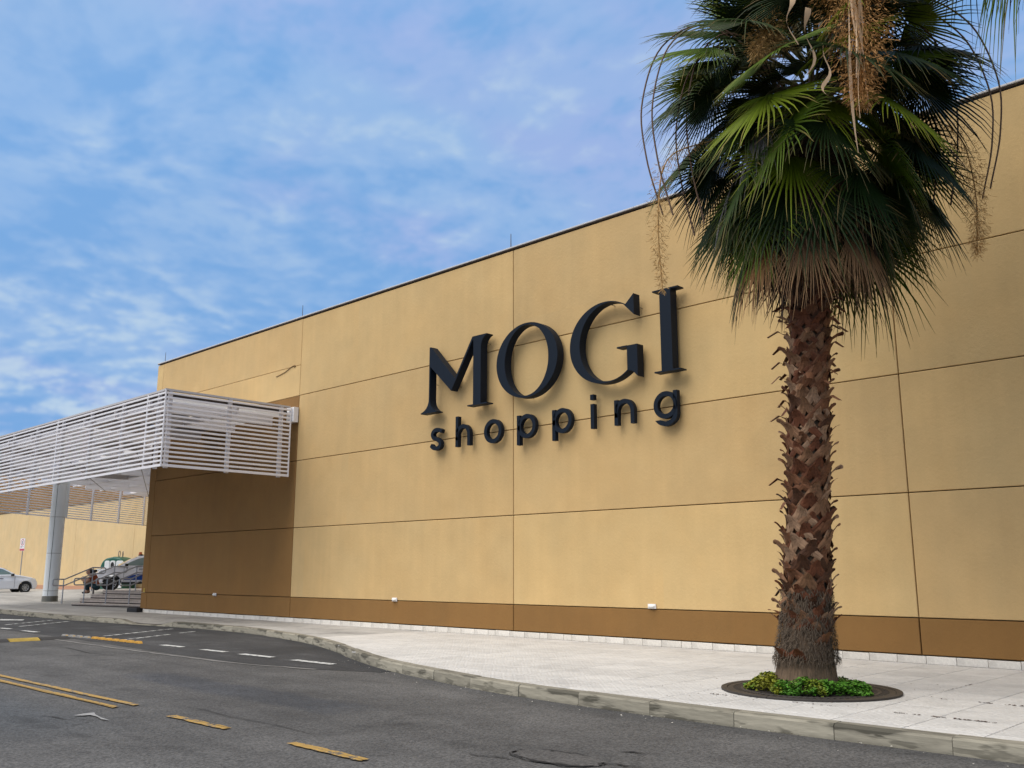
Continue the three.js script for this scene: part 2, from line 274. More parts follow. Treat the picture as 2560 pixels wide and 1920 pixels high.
  crack([[-10.5, 10.5], [-10.2, 10.36], [-9.95, 10.34], [-9.7, 10.25]], 0.005); crack([[-9.75, 10.1], [-9.55, 10.3], [-9.48, 10.45]], 0.005); crack([[-20.5, 7.0], [-19.2, 6.8], [-17.6, 7.0], [-16.2, 6.85]], 0.006);
  crack([[-10.3, 9.1], [-9.6, 9.05], [-8.9, 9.12], [-8.1, 9.08], [-7.2, 9.15]], 0.004);
  struct('crack', C, M.crack);
}
{ // kerb of single stones
  const kerb = new THREE.Group(); kerb.name = numbered('kerb'); kerb.userData.kind = 'structure'; scene.add(kerb);
  const L = kerbCurve.getLength(), n = Math.round(L / 1.0), r = rng(31);
  for (let i = 0; i < n; i++) {
    const far = kerbCurve.getPointAt(Math.min(1, (i + 0.5) / n)).x; if (far < -48) continue;
    const p = [], uv = [], ix = [], seg = 3, u0 = r(), jog = (r() - 0.5) * 0.012, jy = (r() - 0.5) * 0.008, g = 0.003 / L;
    // cross-section: face bottom, face top (rounded in two), top back, back bottom
    const W = 0.17, prof = [[0, ROAD - 0.05, 0], [0, ROAD + 0.0, 0.04], [-0.004, -0.022, 0.42], [-0.014, -0.006, 0.47], [-0.03, 0, 0.53], [-W, 0.002, 0.98], [-W - 0.004, -0.1, 1]];
    for (let s = 0; s <= seg; s++) {
      const t = clamp(lerp(i / n + g, (i + 1) / n - g, s / seg), 0, 1), P = kerbCurve.getPointAt(t), T = kerbCurve.getTangentAt(t), N = V(-T.z, 0, T.x); // N points to the road (+z)
      const d = dip(P.x) * 0.115;
      for (const [o, y, v] of prof) { p.push(P.x + N.x * (o + jog), (y > ROAD ? y - d + jy : y), P.z + N.z * (o + jog)); uv.push(u0 + s / seg * 0.16, v); }
    }
    const m = prof.length; for (let s = 0; s < seg; s++) for (let q = 0; q < m - 1; q++) { const a = s * m + q, b = a + m; ix.push(a, b, a + 1, a + 1, b, b + 1); }
    const e = seg * m; for (let q = 1; q < m - 1; q++) { ix.push(0, q, q + 1, e, e + q + 1, e + q); }
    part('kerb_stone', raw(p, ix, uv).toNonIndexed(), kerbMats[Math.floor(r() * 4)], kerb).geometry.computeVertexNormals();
  }
}
{ // pavement: bed that joins plaza and steps, scalloped slabs laid on it near the palm
  const p = [], uv = [], col = [], ix = []; const xs = [], NT = 36; for (let x = -96; x < -52; x += 2) xs.push(x); for (let x = -52; x <= 14.01; x += 0.4) xs.push(x);
  xs.forEach((x, i) => {
    const z1 = zk(x) - 0.165, z0 = x < -30.85 ? -14 : -0.05;
    for (let j = 0; j <= NT; j++) {
      const z = lerp(z0, z1, j / NT); let y = x > -16.6 ? -0.012 : x > -17.6 ? lerp(0.0, -0.012, x + 17.6) : plazaY(x, z) - 0.10 * dip(x) * sst(z1 - 1.1, z1, z);
      p.push(x, y, z); uv.push(x / 2, -z / 2);
      const n = fbm(x * 0.5, z * 1.2, 4, 131), n2 = fbm(x * 2, z * 3, 3, 132), k = sst(-24, -19, x);
      const s = lerp(0.49, 0.55, k) * (0.95 + (n - 0.5) * 0.5 + (n2 - 0.5) * 0.22); col.push(s, s * lerp(0.965, 0.985, k), s * lerp(0.90, 0.955, k));
    }
    if (i) for (let j = 0; j < NT; j++) { const a = (i - 1) * (NT + 1) + j, b = a + NT + 1; ix.push(a, a + 1, b, b, a + 1, b + 1); }
  });
  const pave = struct('pavement', raw(p, ix, uv, col), M.grout);
  const r = rng(77), S = 0.65, gx = 0.005;
  for (let xi = -20; xi < 9; xi++) for (let k = 0; k < 10; k++) {
    const x0 = -3.4 + xi * S + gx, x1 = x0 + S - 2 * gx, za = Math.max(k * S - 0.08 + gx * 0.6, 0.065); const zmax = (x) => Math.min((k + 1) * S - 0.08 - gx * 0.6, zk(x) - 0.172);
    if (zmax(x0) < za + 0.05 && zmax(x1) < za + 0.05) continue;
    const N = 6, P = [], U = [], I = [], ou = Math.floor(r() * 8) / 8, tilt = (r() - 0.5) * 0.003, c = 0.004;
    const outline = []; for (let i = 0; i <= N; i++) { const x = lerp(x0, x1, i / N); outline.push([x, za]); } for (let i = N; i >= 0; i--) { const x = lerp(x0, x1, i / N); outline.push([x, Math.max(za + 0.002, zmax(x))]); }
    const cx = (x0 + x1) / 2, cz = za + 0.32, Y = (x, z) => tilt * (x - cx) + tilt * 0.6 * (z - cz);
    const ring = (o, y) => outline.forEach(([x, z]) => { const X = x + Math.sign(cx - x) * o * (Math.abs(x - cx) > 0.30 ? 1 : 0), Z = z + (z > za + 0.001 ? -o : o); P.push(X, y + Y(X, Z), Z); U.push((X + ou) / 1.2, -Z / 1.2); });
    ring(0, -0.02); ring(0, -0.003); ring(c, 0);
    const m = outline.length; for (let q = 0; q < 2; q++) for (let i = 0; i < m; i++) { const a = q * m + i, b = q * m + (i + 1) % m; I.push(a, a + m, b, b, a + m, b + m); }
    const o = 2 * m; for (let i = 0; i < N; i++) { const a = o + i, b = o + i + 1, d = o + m - 1 - i, e = d - 1; I.push(a, d, b, b, d, e); }
    const g = raw(P, I, U).toNonIndexed(); g.computeVertexNormals();
    part('paving_slab', g, M.slab[Math.floor(r() * 5)], pave);
  }
}

// ═════════ MALL BUILDING ═════════
function chamferPanel(w, h, d, c, u0, v0) {                                       // front face at z = 0, uv in units of 8.25 m
  const a = w / 2, b = h / 2, p = [], uv = [], ix = [];
  const rings = [[a, b, -d], [a, b, -c], [a - c, b - c, 0]];
  for (const [x, y, z] of rings) for (const [sx, sy] of [[-1, -1], [1, -1], [1, 1], [-1, 1]]) { p.push(sx * x, sy * y, z); uv.push(u0 + (sx * x + a) / 8.25, v0 + (sy * y + b) / 8.25); }
  for (let q = 0; q < 2; q++) for (let i = 0; i < 4; i++) { const A = q * 4 + i, B = q * 4 + (i + 1) % 4; ix.push(A, B, A + 4, B, B + 4, A + 4); }
  ix.push(8, 9, 10, 8, 10, 11); const g = raw(p, ix, uv).toNonIndexed(); g.computeVertexNormals(); return g;
}
const building = thing('mall_building', 'long yellow windowless mall building with brown base behind the palm', 'building', [-14, 0, 0]);
{
  const X = (x) => x + 14, r = rng(51);
  const core = [box(53, 8.2, 26, X(-4.35 + 0.07), 4.1, -13.12)];
  part('wall_core', core, M.joint, building);
  part('roof', box(52.6, 0.06, 25.6, X(-4.35), 8.26, -13.1), M.roof, building);
  const cols = [-30.85, -30.41, -21.97, -13.70, -5.46, 2.79, 11.04, 19.29, 22.2], rows = [0.641, 2.471, 4.295, 6.125, 8.335];
  const put = (x0, x1, y0, y1, mats, g = 0.008) => part('wall_panel', chamferPanel(x1 - x0 - 2 * g, y1 - y0 - 2 * g, 0.12, 0.008, r(), r()), mats[Math.floor(r() * mats.length)], building, [X((x0 + x1) / 2), (y0 + y1) / 2, 0]);
  for (let c = 0; c < cols.length - 1; c++) {
    const brownCol = c < 2;
    put(cols[c], cols[c + 1], 0.114, 0.641, M.brown);
    if (c === 0) { put(cols[0], cols[1], 0.641, 6.11, M.brown); put(cols[0], cols[1], 6.11, 8.335, M.yellow); continue; }
    for (let k = 0; k < 4; k++) {
      if (c === 1 && k === 3) { put(cols[1], cols[2], 6.125, 7.0, M.yellow, 0.006); put(cols[1], cols[2], 7.0, 8.335, M.yellow, 0.004); continue; }
      put(cols[c], cols[c + 1], rows[k], rows[k + 1], brownCol ? M.brown : M.yellow, 0.008);
    }
  }
  // return wall round the corner (faces the entrance)
  for (let q = 0; q < 3; q++) for (let k = 0; k < 4; k++) { const m = part('wall_panel', chamferPanel(8.2, rows[k + 1] - (k ? rows[k] : 0.114) - 0.02, 0.1, 0.008, r(), r()), (k < 3 ? M.brown : M.yellow)[0], building, [X(-30.86), (rows[k + 1] + (k ? rows[k] : 0.114)) / 2, -0.135 - 4.1 - q * 8.23], [0, -Math.PI / 2, 0]); }
  // white plinth tiles
  let x = -30.6; const rt = rng(8);
  while (x < 14) { const w = rt() < 0.12 ? 0.21 : 0.42; if (x + w > -30.6) { const h = 0.108 + (rt() - 0.5) * 0.006; part('plinth_tile', cbox(w - 0.006, h, 0.11, 0.004), M.tile[Math.floor(rt() * 3)], building, [X(x + w / 2), h / 2 - 0.004, -0.048 + rt() * 0.004]); } x += w; }
  part('coping_shade_strip', box(53.1, 0.018, 0.12, X(-4.32), 8.376, -0.05), M.darkStrip, building);  // dark strip standing for the shadow line under the coping
  for (let i = 0; i < 13; i++) part('coping', cbox(4.09, 0.034, 0.28, 0.006), M.coping, building, [X(-30.86 + 2.05 + i * 4.1), 8.402, -0.11]);
  for (const px of [-30.49, -22.1, -13.83, -5.6]) part('lightning_rod', cyl(0.008, 0.012, 0.34, 6), M.steelDark, building, [X(px), 8.60, -0.06]);
  // thin scar of old cable left on the upper panel
  part('cable_remnant', tube([V(X(-23.2), 6.83, 0.012), V(X(-22.75), 6.9, 0.012), V(X(-22.45), 7.0, 0.014), V(X(-22.22), 7.02, 0.014), V(X(-22.27), 6.97, 0.012)], 0.012, 20, 5), M.joint, building);
}
// bulkhead lamps low on the wall (unlit)
[[-25.95, 0.645, 'white bulkhead lamp on the brown wall under the canopy'], [-17.55, 0.665, 'white bulkhead lamp at foot of yellow wall left of the sign'], [-10.2, 0.69, 'white bulkhead lamp at foot of yellow wall nearest the palm']].forEach(([x, y, label]) => {
  const t = thing('wall_lamp', label, 'lamp', [x, y, 0], 0, 'bulkhead lamps along the wall foot');
  part('back_plate', cbox(0.175, 0.085, 0.03, 0.008), M.white, t, [0, 0, 0.017]);
  const g = new THREE.SphereGeometry(1, 18, 10); g.scale(0.076, 0.036, 0.048); part('diffuser', g, M.lamp, t, [0, 0, 0.032]);
});
{ const t = thing('wall_tag', 'small yellow tag on the brown building corner', 'tag', [-30.62, 0.71, 0.004]);
  part('plate', cbox(0.07, 0.13, 0.01, 0.002), std(0.70, 0.52, 0.08, 0.6), t, [0, 0, 0.004]); part('slot', box(0.03, 0.05, 0.004, 0, 0.01, 0.011), std(0.3, 0.2, 0.05, 0.7), t); }
{ const t = thing('rubber_block', 'black block lying at the foot of the building corner', 'block', [-30.95, 0, 0.12], 0.1);
  part('block', cbox(0.62, 0.13, 0.22, 0.012), M.black, t, [0, 0.065, 0]); part('lid', cbox(0.54, 0.012, 0.16, 0.004), std(0.03, 0.03, 0.03, 0.7), t, [0, 0.136, 0]); }

// ═════════ SIGN ═════════
{
  const t = thing('wall_sign', 'dark blue raised letters MOGI shopping on the yellow wall', 'sign', [-12.8, 3.9, 0]);
  const P = (pts) => new THREE.Shape(pts.map(([x, y]) => new THREE.Vector2(x + 12.8, y - 3.9)));
  function letter(label, shapes, z0, z1) {
    const g = shapes.map((s) => new THREE.ExtrudeGeometry(s, { depth: z1 - z0, bevelEnabled: false, curveSegments: 40 }).translate(0, 0, z0));
    const m = part('letter', merge(g), M.letter, t); m.userData.label = label;
    return m;
  }
  const pins = (m, list) => { for (const [x, y] of list) part('standoff_pin', cyl(0.008, 0.008, 0.10, 6).rotateX(Math.PI / 2), M.steelDark, m, [x + 12.8, y - 3.9, 0.05]); };
  const B0 = 0.085, B1 = 0.285;
  const plate = (x0, x1, y) => P([[x0, y - 0.013], [x1, y - 0.013], [x1, y + 0.013], [x0, y + 0.013]]);
  // M: hairline left stem with flared foot, thick diagonal, hairline diagonal, thick right stem with flared head
  const q = (a, c, b, n) => { const o = []; for (let i = 1; i <= n; i++) { const s = i / n; o.push([(1 - s) ** 2 * a[0] + 2 * s * (1 - s) * c[0] + s * s * b[0], (1 - s) ** 2 * a[1] + 2 * s * (1 - s) * c[1] + s * s * b[1]]); } return o; };
  const foot = [[-16.15, 6.465], [-16.15, 5.22], ...q([-16.15, 5.22], [-16.17, 4.99], [-16.43, 4.925], 10), [-16.43, 4.905], [-15.87, 4.905], [-15.87, 4.925], ...q([-15.87, 4.925], [-16.09, 4.99], [-16.115, 5.22], 10), [-16.115, 6.0], [-15.385, 5.33], [-14.69, 6.40], [-14.665, 6.40], [-14.665, 4.93], [-14.425, 4.93], [-14.425, 6.19], ...q([-14.425, 6.19], [-14.41, 6.40], [-14.24, 6.455], 10), [-14.24, 6.475], [-14.70, 6.475], [-15.26, 5.60], [-16.10, 6.465]];
  const Mm = letter('large letter M', [P(foot), plate(-14.85, -14.23, 4.917)], B0, B1); pins(Mm, [[-16.13, 5.6], [-15.7, 5.9], [-15.35, 5.45], [-14.5, 5.0], [-14.4, 6.3], [-14.55, 5.6]]);
  const ell = (cx, cy, rx, ry, a0, a1, n) => { const o = []; for (let i = 0; i <= n; i++) { const a = lerp(a0, a1, i / n); o.push([cx + Math.cos(a) * rx, cy + Math.sin(a) * ry]); } return o; };
  const O = P(ell(-13.055, 5.68, 0.878, 0.805, 0, Math.PI * 2, 90).slice(0, -1)); O.holes.push(new THREE.Path(ell(-13.055, 5.68, 0.628, 0.765, 0, -Math.PI * 2, 90).slice(0, -1).map(([x, y]) => new THREE.Vector2(x + 12.8, y - 3.9))));
  pins(letter('large letter O', [O], B0, B1), [[-13.8, 5.9], [-12.3, 5.6], [-13.1, 4.9], [-13.0, 6.45]]);
  // G: one sweep thick at the left, hairlines at top and foot, wedge terminal and spur with top plate
  const gi = ell(-10.86, 5.70, 0.73, 0.785, 0.924, Math.PI * 2 - 0.90, 80), go = ell(-10.95, 5.70, 0.893, 0.815, Math.PI * 2 - 0.90, 0.963, 80);
  pins(letter('large letter G', [P([...gi, ...go]), P([[-10.455, 6.345], [-10.235, 6.545], [-10.235, 6.125]]), P([[-10.42, 5.54], [-10.42, 5.06], [-10.39, 5.055], [-10.30, 5.03], [-10.18, 4.915], [-10.18, 5.54]]), P([[-10.66, 5.52], [-10.42, 5.52], [-10.42, 5.548], [-10.66, 5.548]])], B0, B1), [[-11.7, 5.7], [-10.9, 6.48], [-10.24, 6.3], [-10.3, 5.3], [-10.95, 4.92]]);
  pins(letter('large letter I', [P([[-9.64, 4.93], [-9.395, 4.93], [-9.395, 6.457], [-9.64, 6.457]]), plate(-9.80, -9.23, 6.470), plate(-9.80, -9.23, 4.917)], B0, B1), [[-9.45, 6.4], [-9.5, 5.0], [-9.5, 5.7]]);
  // small word
  const S0 = 0.075, S1 = 0.175, w = 0.086;
  const ring = (cx, cy, rx, ry, k = w) => { const s = P(ell(cx, cy, rx, ry, 0, Math.PI * 2, 56).slice(0, -1)); s.holes.push(new THREE.Path(ell(cx, cy, rx - k, ry - k, 0, -Math.PI * 2, 56).slice(0, -1).map(([x, y]) => new THREE.Vector2(x + 12.8, y - 3.9)))); return s; };
  const rect = (x0, x1, y0, y1) => P([[x0, y0], [x1, y0], [x1, y1], [x0, y1]]);
  const stroke = (pts, k = w) => { const c = new THREE.CatmullRomCurve3(pts.map(([x, y]) => V(x, y, 0))), n = 48, L = [], R = []; for (let i = 0; i <= n; i++) { const p = c.getPointAt(i / n), d = c.getTangentAt(i / n); L.push([p.x - d.y * k / 2, p.y + d.x * k / 2]); R.push([p.x + d.y * k / 2, p.y - d.x * k / 2]); } return P([...L, ...R.reverse()]); };
  const word = 'small letter ';
  letter(word + 's', [stroke([[-15.81, 4.46], [-15.92, 4.505], [-16.06, 4.50], [-16.14, 4.42], [-16.10, 4.335], [-15.97, 4.285], [-15.87, 4.21], [-15.88, 4.12], [-15.99, 4.078], [-16.10, 4.10], [-16.185, 4.165]])], S0, S1);
  const arch = (x0, x1) => { const cx = (x0 + x1) / 2, rx = (x1 - x0) / 2, cy = 4.54 - rx * 0.98; return P([...ell(cx, cy, rx, rx * 1.0, 0, Math.PI, 30), [x0, 4.2], [x0 + w, 4.2], ...ell(cx, cy, rx - w, rx - w, Math.PI, 0, 30), [x1 - w, 4.055], [x1, 4.055]]); };
  letter(word + 'h', [rect(-15.34, -15.254, 4.05, 4.74), arch(-15.336, -14.87)], S0, S1);
  letter(word + 'o', [ring(-14.155, 4.29, 0.268, 0.262)], S0, S1);
  letter('first small letter p', [rect(-13.43, -13.344, 3.91, 4.54), ring(-13.15, 4.295, 0.255, 0.255)], S0, S1);
  letter('second small letter p', [rect(-12.435, -12.35, 3.91, 4.54), ring(-12.17, 4.30, 0.255, 0.255)], S0, S1);
  letter(word + 'i', [rect(-11.425, -11.34, 4.05, 4.54), rect(-11.43, -11.345, 4.625, 4.73)], S0, S1);
  letter(word + 'n', [rect(-10.84, -10.754, 4.05, 4.54), arch(-10.836, -10.37)], S0, S1);
  letter(word + 'g', [ring(-9.66, 4.31, 0.262, 0.255), P([[-9.485, 4.56], [-9.485, 4.18], ...ell(-9.66, 4.14, 0.175, 0.135, 0, -2.3, 24), [-9.895, 4.035], ...ell(-9.66, 4.14, 0.26, 0.222, -2.35, 0, 24), [-9.40, 4.56]])], S0, S1);
}

// ═════════ CANOPY ═════════
const canopy = thing('entrance_canopy', 'white louvred canopy over the mall entrance beside the brown wall', 'canopy', [-31, 0, 0]);
{
  const ox = 31, Y0 = 3.84, Y1 = 5.76, NS = 16;
  const wx = (z) => -41.8 - (3.83 - z) * 0.725;                                  // skewed far side
  const A = [-22.02, 0.22], Bc = [-22.02, 3.83], Cc = [-41.8, 3.83], Dd = [wx(-9.8), -9.8];
  function screen(a, b, posts, seams, inward) {
    const dx = b[0] - a[0], dz = b[1] - a[1], L = Math.hypot(dx, dz), ang = Math.atan2(-dz, dx), ux = dx / L, uz = dz / L;
    const cuts = [0, ...seams, L];
    for (let s = 0; s < cuts.length - 1; s++) for (let k = 0; k <= NS; k++) {
      const y = Y0 + 0.035 + (Y1 - Y0 - 0.11) * k / NS, l = cuts[s + 1] - cuts[s] - 0.012, m = (cuts[s] + cuts[s + 1]) / 2;
      const g = cbox(l, k === 0 ? 0.066 : 0.049, 0.03, 0.004);
      part(k === NS ? 'top_rail' : 'slat', g, M.louver, canopy, [a[0] + ux * m + ox, y, a[1] + uz * m], [0, ang, 0]);
    }
    for (const p of posts) part('post', cbox(0.10, Y1 - Y0 + 0.02, 0.08, 0.006), M.louverPost, canopy, [a[0] + ux * p + inward[0] * 0.085 + ox, (Y0 + Y1) / 2 - 0.01, a[1] + uz * p + inward[1] * 0.085], [0, ang, 0]);
    for (const p of [0.0, L, ...seams]) part('end_post', cbox(0.035, Y1 - Y0, 0.036, 0.004), M.louver, canopy, [a[0] + ux * p + ox, (Y0 + Y1) / 2, a[1] + uz * p], [0, ang, 0]);
  }
  screen(A, Bc, [0.25, 1.8, 3.45], [], [-1, 0]);
  const ps = []; for (let x = 0.5; x < 20; x += 2.06) ps.push(x);
  screen(Bc, Cc, ps, [0.97, 6.9, 13.2], [0, -1]);
  const Lw = Math.hypot(Dd[0] - Cc[0], Dd[1] - Cc[1]), ps2 = []; for (let x = 3.5; x < Lw; x += 2.5) ps2.push(x);
  screen(Cc, Dd, ps2.map((p) => p), [8.7], [0.81, -0.59]);
  // roof: frosted panels on white beams
  const glass = new THREE.MeshPhysicalMaterial({ color: new THREE.Color(0.95, 0.95, 0.95), roughness: 0.9, transmission: 0.6, thickness: 0, side: THREE.DoubleSide });
  const fascia = std(0.5, 0.48, 0.48, 0.5), opaque = std(0.30, 0.28, 0.29, 0.7);
  const r = rng(3);
  for (let z = 3.6; z > -9.6; z -= 1.9) {
    const z1 = z - 1.84, xl = wx(z - 0.9) + 0.35, xr = z > 0.4 ? -22.2 : -30.95; if (z < 2 && z > 0) { /* bay beside the wall */ }
    let x = xl; while (x < xr - 0.2) { const x1 = Math.min(x + 2.02, xr); if (z > 0.3 || x1 < -30.9) part('roof_panel', box(x1 - x - 0.05, 0.012, Math.min(1.84, z > 0.3 ? Math.min(1.84, z - 0.012) : 1.84)), (r() < 0.34 ? opaque : glass), canopy, [(x + x1) / 2 + ox, 5.655, (z > 0.3 ? (z + Math.max(z1, 0.012)) / 2 : (z + z1) / 2)]); x = x1; }
    part('beam', cbox(xr - xl, 0.20, 0.07, 0.004), M.louver, canopy, [(xl + xr) / 2 + ox, 5.53, z + 0.03]);
  }
  for (let x = -23.1; x > -50; x -= 2.06) { const zEnd = x > -30.9 ? 0.14 : Math.max(-9.6, 3.83 - (-41.8 - x) / 0.725 * (x < -41.8 ? 1 : 0)); let za = x < -41.8 ? 3.83 + (x + 41.8) / 0.725 - 0.1 : 3.75, zb = x > -30.9 ? 0.14 : -9.6; if (za - zb > 0.3) part('joist', cbox(0.09, 0.26, za - zb, 0.004), M.louver, canopy, [x + ox, 5.50, (za + zb) / 2]); }
  part('fascia', box(0.10, 0.05, 3.6, -22.09 + ox, 5.775, 2.03), fascia, canopy);
  part('gutter', box(0.04, 0.16, 3.5, -22.18 + ox, 5.66, 2.0), M.darkStrip, canopy); part('gutter', box(19.5, 0.16, 0.04, -31.95 + ox, 5.66, 3.68), M.darkStrip, canopy);
  part('fascia', box(19.8, 0.05, 0.10, -31.95 + ox, 5.775, 3.76), fascia, canopy);
  part('bracket', cbox(0.36, 0.42, 0.16, 0.01), M.white, canopy, [-22.12 + ox, 5.57, 0.10]);
  part('tie_rod', rodGeo(V(-32 + ox, 5.42, 3.0), V(-44 + ox, 5.0, -4), 0.016, 6), M.steelDark, canopy);
  part('tie_rod', rodGeo(V(-31 + ox, 5.42, 0.5), V(-48 + ox, 5.0, -8), 0.016, 6), M.steelDark, canopy);
}
{ // clad column
  const t = thing('canopy_column', 'round grey metal clad column holding up the white canopy', 'column', [-44.66, 0, -2.2]);
  const R = 0.315; part('base_band', cyl(R + 0.015, R + 0.02, 0.24, 40).translate(0, 0.12, 0), M.columnBase, t);
  const ys = [0.24, 0.475, 2.13, 3.75, 5.5]; for (let i = 0; i < 4; i++) { const h = ys[i + 1] - ys[i] - 0.014; part('cladding', cyl(R, R, h, 40).translate(0, ys[i] + h / 2 + 0.007, 0), M.column, t); }
  part('core', cyl(R - 0.02, R - 0.02, 5.3, 32).translate(0, 2.8, 0), M.black, t);
  part('seam', box(0.012, 5.2, 0.012), std(0.05, 0.06, 0.06, 0.8), t, [0.245, 2.86, 0.205]);
  part('side_plate', cbox(0.08, 1.75, 0.14, 0.008), M.column, t, [0.20, 4.64, -0.27]);
}

// ═════════ WING BEHIND, STEPS, RAILS ═════════
{
  const wingLitMat = wallMat([0.66, 0.49, 0.26]); const t = thing('mall_wing', 'yellow rear wing of the mall behind the parked cars', 'building', [-62, 0.15, -9.8]); const r = rng(91);  // main wall yellow lightened so the wing looks strongly lit
  part('wall_core', box(52, 8.6, 12, 0, 4.3, -6.14), M.joint, t);
  for (let i = 0; i < 6; i++) {
    const x = -25.5 + i * 8.5 + 4.25;
    part('wall_panel', chamferPanel(8.48, 5.3, 0.1, 0.008, r(), r()), wingLitMat, t, [x, 5.41 - 2.67, 0]);
    part('wall_panel', chamferPanel(8.48, 2.8, 0.1, 0.008, r(), r()), M.brown[0], t, [x, 5.43 + 1.4, 0]);
  }
  part('cornice_shadow_gap', box(52, 0.05, 0.05, 0, 5.41, 0.005), M.darkStrip, t);
  part('base_band', box(52, 0.30, 0.05, 0, 0.15, 0.03), std(0.50, 0.27, 0.17, 0.8), t);
}
const sd = V(0.978, 0, -0.208), sn = V(-0.208, 0, -0.978);                        // along the steps, up the steps
const stepO = V(-38.6, 0, -1.35);
{
  const steps = new THREE.Group(); steps.name = numbered('steps'); steps.userData.kind = 'structure'; steps.position.set(-38.6, 0, -1.35); scene.add(steps);
  const Ys = [0.10, 0.26, 0.42, 0.57], off = [-0.55, 0, 0.40, 0.80], lef = [-0.75, -1.0, -0.85, -0.6];
  for (let k = 0; k < 4; k++) {
    const fr = off[k], R = 1.0 - k * 0.08, L0 = lef[k], L1 = 7.65, deep = 6.2;
    const mk = (nose) => { const q = new THREE.Shape(); q.moveTo(L1, fr - nose); q.lineTo(L1, deep); q.lineTo(L0 - nose, deep); q.lineTo(L0 - nose, fr + R); for (let i = 1; i <= 12; i++) { const a = Math.PI + i / 12 * Math.PI / 2; q.lineTo(L0 + R + Math.cos(a) * (R + nose), fr + R + Math.sin(a) * (R + nose)); } q.closePath(); return q; };
    const y0 = k ? Ys[k - 1] : -0.05, h = Ys[k] - y0;
    const place = (g) => g.rotateX(-Math.PI / 2).rotateY(Math.atan2(0.208, 0.978));
    part('riser', place(new THREE.ExtrudeGeometry(mk(0), { depth: h - 0.04, bevelEnabled: false })).translate(0, y0, 0), M.step, steps);
    part('shadow_joint', place(new THREE.ExtrudeGeometry(mk(-0.03), { depth: 0.014, bevelEnabled: false })).translate(0, y0 + h - 0.043, 0), M.stepShade, steps);  // dark strip painted in for the shadow under the nosing
    part('tread', place(new THREE.ExtrudeGeometry(mk(0.03), { depth: 0.026, bevelEnabled: true, bevelThickness: 0.002, bevelSize: 0.002, bevelSegments: 1 })).translate(0, y0 + h - 0.029, 0), M.step, steps);
    part('shadow_joint', place(new THREE.ExtrudeGeometry(mk(0.014), { depth: 0.036, bevelEnabled: false })).translate(0, y0 - (k ? 0 : -0.05) + 0.001, 0), M.stepShade, steps);  // dark strip for the joint and shadow line at the riser foot
  }
}
{ // handrails: a closed loop of pipe on posts, five of them up the steps
  const labels = ['steel handrail nearest the building corner', "steel handrail second from the building corner, crossing the vehicle's blue stripe", 'steel handrail in the middle of the five on the steps', 'steel handrail passing before the seated person', 'outermost steel handrail beside the grey column'];
  const base = null; let first = null; const rd = V(-0.02, 0, -1).normalize();
  for (let k = 0; k < 5; k++) {
    const f = stepO.clone().addScaledVector(sd, 4.28 - k * 1.42).addScaledVector(sn, -0.12);
    let t;
    if (!first) {
      t = first = thing('handrail', labels[k], 'handrail', [f.x, 0.10, f.z], 0, 'handrails up the entrance steps');
      const H = 0.95, run = 1.15, rise = 0.47, at = (s, y) => V(rd.x * s, y, rd.z * s);
      const loop = [at(-0.42, H - 0.03), at(-0.36, H), at(0, H), at(0.06, H + 0.01), at(run - 0.05, H + rise - 0.01), at(run + 0.02, H + rise), at(run + 0.45, H + rise), at(run + 0.52, H + rise - 0.04), at(run + 0.52, H + rise - 0.2), at(run + 0.45, H + rise - 0.24), at(run + 0.05, H + rise - 0.24), at(run - 0.03, H + rise - 0.26), at(0.05, H - 0.24), at(-0.02, H - 0.25), at(-0.36, H - 0.25), at(-0.42, H - 0.21)];
      part('rail', tube(loop, 0.026, 140, 8, true, 0.1), M.steel, t);
      for (const [s, y0, y1] of [[0, 0, H], [run, 0.47, H + rise]]) { const p = part('post', cyl(0.022, 0.022, y1 - y0, 10), M.steel, t, [rd.x * s, (y0 + y1) / 2, rd.z * s]); part('base_plate', cyl(0.055, 0.055, 0.012, 14), M.steel, p, [0, -(y1 - y0) / 2 + 0.006, 0]); }
    } else { t = first.clone(); t.name = numbered('handrail'); t.position.set(f.x, k === 4 ? 0.06 : 0.10, f.z); t.userData = { ...first.userData, label: labels[k] }; scene.add(t); }
  }
}
{ // short post with a dark cap beyond the outer rail
  const t = thing('bollard', 'slim grey post with black cap behind the outermost handrail', 'post', [-44.9, 0.05, -4.2]);
  part('shaft', cyl(0.04, 0.045, 1.28, 14).translate(0, 0.64, 0), M.steelDark, t); part('cap', cbox(0.20, 0.12, 0.14, 0.02), M.black, t, [0, 1.30, 0]); part('foot', cyl(0.09, 0.09, 0.02, 16).translate(0, 0.02, 0), M.steelDark, t);
}

